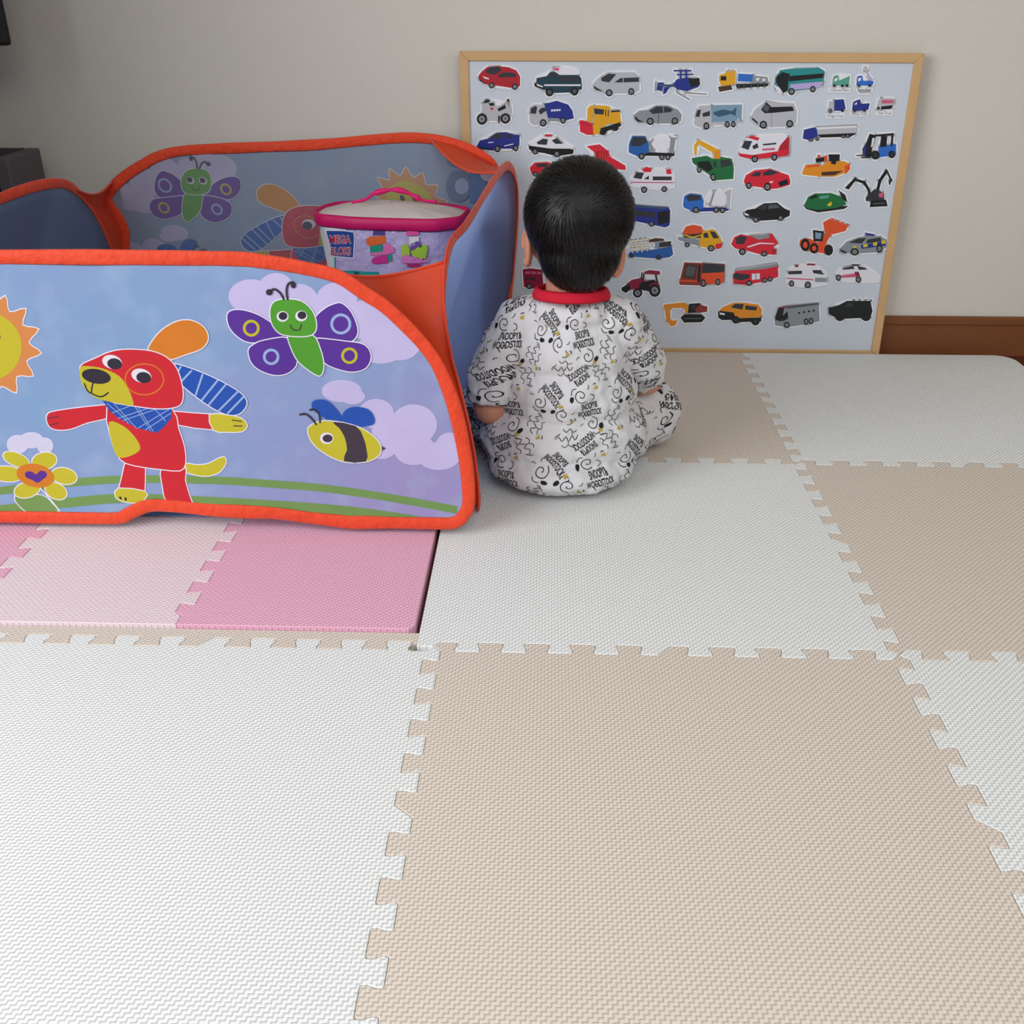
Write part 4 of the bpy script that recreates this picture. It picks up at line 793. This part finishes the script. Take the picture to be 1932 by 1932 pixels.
# ears: shell with rim, joined to the side of the head
for nm, c, nx in (('left', Vector((.1115, .512, .400)), -1), ('right', Vector((.2470, .498, .388)), 1)):
    mb = MB(); out = Vector((nx, -.35 if nx < 0 else -.95, 0)).normalized(); fw_ = Vector((-out.y, out.x, 0))*1; M_ = Matrix((out, fw_, Vector((0, 0, 1)))).transposed()
    mb.ell(c, (.0065, .015, .025), SKIN, M_, 16, 12); 
    rim = [c+out*.004+fw_*(.0135*math.cos(t))*1+Vector((0, 0, .0245*math.sin(t))) for t in [math.radians(a_) for a_ in range(-100, 200, 15)]]
    mb.tube(rim, [.0042]*len(rim), SKIN, 8); mb.ell(c+Vector((0, 0, -.022))+out*.002, (.007, .008, .008), SKIN, M_, 12, 8)
    remesh(mb.build('ear', child), .0013, 3)
for sx_ in (-.027, .027):
    mb = MB(); mb.ell(hp_(sx_, .066, -.018), (.0125, .0125, .0125), mat('eye_white', '#e8e6e2', .2), None, 16, 12); mb.ell(hp_(sx_, .0745, -.018), (.006, .0048, .006), mat('dark_iris', '#1e120c', .1), HM, 12, 8); mb.build('eye', child)
# pyjamas
CL = mat('white_pyjama_cotton', '#d3d1d3', .85, .3, 500, .15, sheen=.1, bdist=.0006)
mb = MB()
mb.ell((.172, .532, .086), (.146, .112, .088), CL); mb.ell((.170, .505, .040), (.128, .107, .043), CL); mb.ell((.175, .530, .165), (.121, .099, .100), CL); mb.ell((.178, .524, .235), (.108, .084, .080), CL)
mb.cap((.112, .515, .283), (.245, .515, .283), .042, .042, CL); mb.ell((.178, .512, .300), (.072, .058, .036), CL)
mL = MB(); mL.cap((.098, .518, .275), (.053, .500, .195), .043, .042, CL); mR = MB(); mR.cap((.258, .520, .276), (.300, .560, .200), .045, .044, CL); mR.cap((.300, .560, .200), (.310, .588, .175), .044, .039, CL)
mL.tube([(.053, .500, .195), (.052, .499, .168), (.051, .498, .152)], [.042, .0415, .0405], CL, 16)
mb.cap((.235, .57, .078), (.330, .665, .068), .074, .060, CL); mb.cap((.330, .665, .068), (.225, .785, .045), .058, .038, CL)
mb.cap((.115, .57, .078), (.024, .655, .066), .072, .055, CL); mb.cap((.024, .655, .066), (.130, .785, .045), .052, .036, CL)
for q in ((.285, .60, .055, .05), (.07, .60, .055, .05)): mb.ell(q[:3], (q[3],)*3, CL)
paj = mb.build('pyjamas', child); remesh(paj, .0035, 3, .012, .035)
sl = [mL.build('sleeve', child), mR.build('sleeve', child)]
for o in sl: remesh(o, .0035, 3, .009, .03)
bpy.context.view_layer.update(); dg = bpy.context.evaluated_depsgraph_get(); pv = []; pf = []
for o in [paj]+sl:
    ev = o.evaluated_get(dg); me = ev.to_mesh(); k0 = len(pv)
    pv += [v.co.copy()+Vector(o.location)+child.location for v in me.vertices]; pf += [tuple(i+k0 for i in p.vertices) for p in me.polygons]; ev.to_mesh_clear()
pb = BVHTree.FromPolygons([tuple(v) for v in pv], pf)
AX = Vector((.175, .560, 0)); RR = .128
def cyl(dd):
    def fn(u, v):
        ph = u/RR; d = Vector((math.sin(ph), -math.cos(ph), 0)); o_ = Vector((AX.x, AX.y, v))+d*.5
        h, nn, _, _ = pb.ray_cast(o_, -d)
        if h is None or h.z < .008: return None
        if nn.dot(d) < 0: nn = -nn
        return h+nn*dd
    return fn
INK = mat('black_textile_ink', '#1b1b20', .8); YINK = mat('yellow_textile_ink', '#b59a34', .8)
pr = MB(); maxlen_world[0] = .011
def text_c(lines):
    vs = []; fs = []
    for k, t in enumerate(lines):
        v, f = text_polys(t, .02); wd = max(q[0] for q in v); o_ = len(vs)
        vs += [((x-wd/2)*(1 if k else 1.02), y-k*.86) for x, y in v]; fs += [[i+o_ for i in g] for g in f]
    w_ = max(v[0] for v in vs)-min(v[0] for v in vs); y0 = min(v[1] for v in vs); y1 = max(v[1] for v in vs)
    return [(x/w_, (y-(y0+y1)/2)/(y1-y0)) for x, y in vs], fs
TXT = text_c(('SNOOPY&', 'WOODSTOCK'))
def place(vs, cx, cy, rot, sx, sy):
    c_, s_ = math.cos(math.radians(rot)), math.sin(math.radians(rot)); return [(cx+x*sx*c_-y*sy*s_, cy+x*sx*s_+y*sy*c_) for x, y in vs]
def line2(pts, cx, cy, rot, sc, w_, m=INK, closed=False, dd=.0007):
    q = smooth(pts, 3, closed)
    if closed: q.append(q[0])
    q = place(q, cx, cy, rot, sc, sc); P = strip(q, w_); n_ = len(q)
    drape(pr, P, [(i, i+1, 2*n_-2-i, 2*n_-1-i) for i in range(n_-1)], cyl(dd), m, .006)
def blob(pts, cx, cy, rot, sc, m=INK, dd=.0008):
    q = place(smooth(pts, 4) if len(pts) < 12 else pts, cx, cy, rot, sc, sc); drape(pr, q, [tuple(range(len(q)))], cyl(dd), m, .005)
# plain abstract doodles: a curling ribbon with a solid drop, a branching twig with ticks, a little yellow tuft
def leaf(cx, cy, rot):
    sp_ = [((.10+.065*t)*math.cos(t*.75), (.10+.065*t)*math.sin(t*.75)) for t in range(12)]
    line2(sp_, cx, cy, rot, .0145, .0012)
    line2(S('.25,-.85 .6,-.9 .9,-.65 .95,-.4'), cx, cy, rot, .0145, .0012)
    blob(S('.85,-.1 .95,.2 1.2,.38 1.35,.15 1.25,-.15 1.05,-.25'), cx, cy, rot, .0145)
    line2(S('-1.0,.2 -1.35,.5 -1.25,.9 -.9,.95'), cx, cy, rot, .0145, .0011); line2(S('-.9,-.4 -1.1,-.5 -1.15,-.8'), cx, cy, rot, .0145, .0010)
def squig(cx, cy, rot):
    line2(S('-1.1,-.5 -.8,.1 -.35,-.35 .0,.35 .4,-.2 .75,.45 1.15,.1'), cx, cy, rot, .0125, .0011)
    line2(S('-.9,-1.0 -.4,-.75 .0,-1.1 .45,-.7 .9,-.95'), cx, cy, rot, .0125, .0010); line2(S('-.8,.6 -.45,.95 -.05,.75 .3,1.15 .7,.95'), cx, cy, rot, .0125, .0010)
    line2(S('-.35,-.35 -.3,-.75'), cx, cy, rot, .0125, .0009); line2(S('.0,.35 -.05,.75'), cx, cy, rot, .0125, .0009)
    for k in range(3): line2([(1.15+.18*k, -.45+.2*k), (1.28+.18*k, -.1+.15*k), (1.24+.18*k, .25+.12*k)], cx, cy, rot, .0125, .0008)
def tuft(cx, cy, rot):
    blob(S('-.5,-.2 -.15,-.45 .1,-.15 .5,-.35 .4,.05 .6,.4 .15,.25 -.05,.6 -.2,.2 -.6,.3 -.3,.0'), cx, cy, rot, .0065, YINK); line2(S('-.3,-.6 .0,-.75 .3,-.6'), cx, cy, rot, .0085, .0014)
K_ = 1/7.728/1190
for i in range(-4, 5):
    for j in range(-2, 4):
        ox = .1075+(240*K_)+i*.1325+j*.010-.125-.03; oy = .205-(640*K_)+.052-j*.112+i*.0095
        g = lambda dx, dy: (ox+dx*K_, oy-dy*K_)
        for (dx, dy, ro) in ((0, 0, -50), (550, 250, 7), (490, 780, 214)):
            x, y = g(dx, dy); drape(pr, place(TXT[0], x, y, ro, .0400, .0245), TXT[1], cyl(.0007), INK, .006)
        for dx, dy, ro in ((410, 30, 200), (1010, 60, -70), (140, 320, 160), (610, 490, -20)): leaf(*g(dx, dy), ro)
        for dx, dy, ro in ((840, 730, -60), (940, 420, 60), (240, 670, 170)): squig(*g(dx, dy), ro)
        for dx, dy, ro in ((720, 590, 0), (1020, 600, 90), (640, -80, 200), (110, 190, 30), (290, 440, 120)): tuft(*g(dx, dy), ro)
po = pr.build('pyjama_print', child)
# collar
mb = MB(); n = 40; vs = []; K = 8
for i in range(n):
    an = 2*math.pi*i/n; c = Vector((.180+.058*math.cos(an), .503+.050*math.sin(an), .331+.004*math.sin(an)*-1+.002)); o_ = Vector((math.cos(an), math.sin(an), 0))
    for k in range(K):
        b_ = 2*math.pi*k/K; vs.append(c+o_*math.cos(b_)*.0035+Vector((0, 0, math.sin(b_)*.0085))-o_*math.sin(b_)*.003)
mb.add(vs, [(i*K+k, i*K+(k+1) % K, ((i+1) % n)*K+(k+1) % K, ((i+1) % n)*K+k) for i in range(n) for k in range(K)], mat('red_ribbed_collar', '#c4142e', .8, .4, 400), True)
mb.build('collar', child)
# hair
HAIR = mat('black_hair', '#0e0b0b', .5, 0, 300, .3)
mb = MB(); back = -.010
mb.ell(hp_(0, back, .004), (.083, .087, .0835), HAIR, HM); mb.ell(hp_(-.002, -.016, -.050), (.064, .062, .062), HAIR, HM)
cap_ = MB(); 
hair = mb.build('hair', child); remesh(hair, .0035, 6)
bpy.context.view_layer.update(); dg = bpy.context.evaluated_depsgraph_get(); ev = hair.evaluated_get(dg); me = ev.to_mesh()
hv = [v.co.copy()+Vector(hair.location)+child.location for v in me.vertices]; hfs = [tuple(p.vertices) for p in me.polygons]; ev.to_mesh_clear()
hb = BVHTree.FromPolygons([tuple(v) for v in hv], hfs)
wl, wn, _, _ = hb.ray_cast(CP, ray(1090, 382).normalized())
mb = MB(); HST = mat('black_hair_strands', '#0c0909', .45, 0, 300, .35)
rnd = random.Random(4); cnt = 0
while cnt < 5200:
    d = Vector((rnd.gauss(0, 1), rnd.gauss(0, 1), rnd.gauss(0, 1))).normalized(); o_ = HC+d*.3; h, nn, _, _ = hb.ray_cast(o_, -d)
    if h is None: continue
    q = h-HC; fy = q.dot(hf); z_ = q.dot(hu)
    if fy > .045 and z_ < .035: continue
    if z_ < -.103: continue
    if abs(q.dot(hr)) > .055 and z_ < -.045 and fy > -.01: continue
    if (h-wl).length < .005 and rnd.random() < .8: continue
    cnt += 1; p = h.copy(); P = []; L = rnd.uniform(.022, .038); st = L/6
    aw = (p-wl); sw = .55*math.exp(-aw.length/.05)+.12; jit = Vector((rnd.gauss(0, .16), rnd.gauss(0, .16), rnd.gauss(0, .16)))
    cl = Vector((noise.noise(h*40), noise.noise(h*40+Vector((9, 0, 0))), noise.noise(h*40+Vector((0, 9, 0)))))*.55
    lift0 = rnd.uniform(.0008, .0035)
    for k in range(7):
        c_, nn, _, _ = hb.find_nearest(p); P.append((c_+nn*(lift0*(.35+k*.16)), nn))
        t = (c_-wl); t = (t-nn*t.dot(nn)); t = t.normalized() if t.length > 1e-6 else jit
        t = t+nn.cross(t)*sw+jit+cl; t += Vector((0, 0, -.5)) if (c_-HC).z < .02 else Vector((0, 0, -.15)); t = (t-nn*t.dot(nn)).normalized(); p = c_+t*st
    vs = []
    for k, (c_, nn) in enumerate(P):
        t = (P[min(k+1, 6)][0]-P[max(k-1, 0)][0]).normalized(); s_ = t.cross(nn).normalized()*(.00062*(1-(k/6)**3*.85)); vs += [c_+s_, c_-s_]
    mb.add(vs, [(2*k, 2*k+1, 2*k+3, 2*k+2) for k in range(6)], HST, True)
hs = mb.build('hair_strands'); hs.parent = hair; hs.location = -(Vector(hair.location)+child.location)


# ================================================================== television corner
BLK = mat('black_gloss_plastic', '#101012', .25, spec=.5); BKM = mat('black_matte_plastic', '#1a1a1c', .6); GRYS = mat('grey_speaker_side', '#5a5658', .6)
WDS = mat('dark_walnut', '#3c2418', .5, .1, 80, var=.2, vscale=6)
st = empty('tv_stand', (-1.35, 1.08, -.016), 'low dark wooden television stand in the left corner', 'tv stand')
mb = MB(); mb.box(-1.80, -.955, .72, 1.255, .015, .285, WDS); bevel(mb.build('cabinet', st), .004)
mb = MB(); mb.box(-1.82, -.945, .71, 1.26, .285, .303, WDS); bevel(mb.build('top_board', st), .004)
for x0, x1 in ((-1.79, -1.385), (-1.375, -.965)):
    mb = MB(); mb.box(x0, x1, .712, .722, .03, .275, WDS); d_ = mb.build('door', st); mb = MB(); mb.box((x0+x1)/2-.04, (x0+x1)/2+.04, .706, .713, .15, .157, BKM); h_ = mb.build('handle'); h_.parent = d_; h_.matrix_parent_inverse.identity(); h_.location = Vector((0, 0, 0))-Vector(d_.location)-Vector(st.location)
for x in (-1.78, -.985):
    for y in (.74, 1.235): mb = MB(); mb.box(x-.015, x+.015, y-.015, y+.015, -.0155, .015, WDS); mb.build('leg', st)
sp = empty('speaker', (-1.03, 1.12, .303), 'black box speaker with grey side under the television at the left edge', 'speaker')
mb = MB(); mb.box(-1.12, -.995, 1.04, 1.20, .3035, .455, BKM); mb.box(-.995, -.965, 1.05, 1.20, .3035, .455, GRYS); bevel(mb.build('enclosure', sp), .004)
mb = MB(); mb.ell((-1.06, 1.04, .37), (.045, .008, .045), BLK); mb.build('driver', sp)
tv = empty('television', (-1.3, 1.0, .303), 'black flat television whose corner shows at the top left', 'television')
TM = Matrix.Translation((-.925, 1.08, 0)) @ Matrix.Rotation(math.radians(32), 4, 'Z')
mb = MB(); mb.box(-.98, 0, -.03, .01, .664, 1.24, BKM, TM); bevel(mb.build('casing', tv), .006)
mb = MB(); mb.box(-.96, -.02, -.034, -.029, .69, 1.22, BLK, TM); mb.build('screen', tv)
mb = MB(); mb.box(-.53, -.45, -.015, .005, .31, .68, BKM, TM); mb.build('neck', tv)
mb = MB(); mb.box(-.64, -.34, -.02, .10, .3035, .313, BKM, TM); bevel(mb.build('base', tv), .003)
# tall bookcase added out of view to keep window light off the television corner
bc = empty('shade_bookcase', (-1.50, .30, -.016), 'tall dark wooden bookcase added out of view to shade the television corner', 'shade_bookcase')
mb = MB(); mb.box(-1.885, -1.10, .10, .12, -.0155, 1.75, WDS); mb.build('side_panel', bc)
mb = MB(); mb.box(-1.885, -1.10, .48, .50, -.0155, 1.75, WDS); mb.build('side_panel', bc)
mb = MB(); mb.box(-1.885, -1.87, .12, .48, -.0155, 1.75, WDS); mb.build('back_panel', bc)
for k in range(6): mb = MB(); mb.box(-1.87, -1.105, .12, .48, .02+k*.342, .04+k*.342-(.0 if k else 0), WDS); mb.build('shelf', bc)
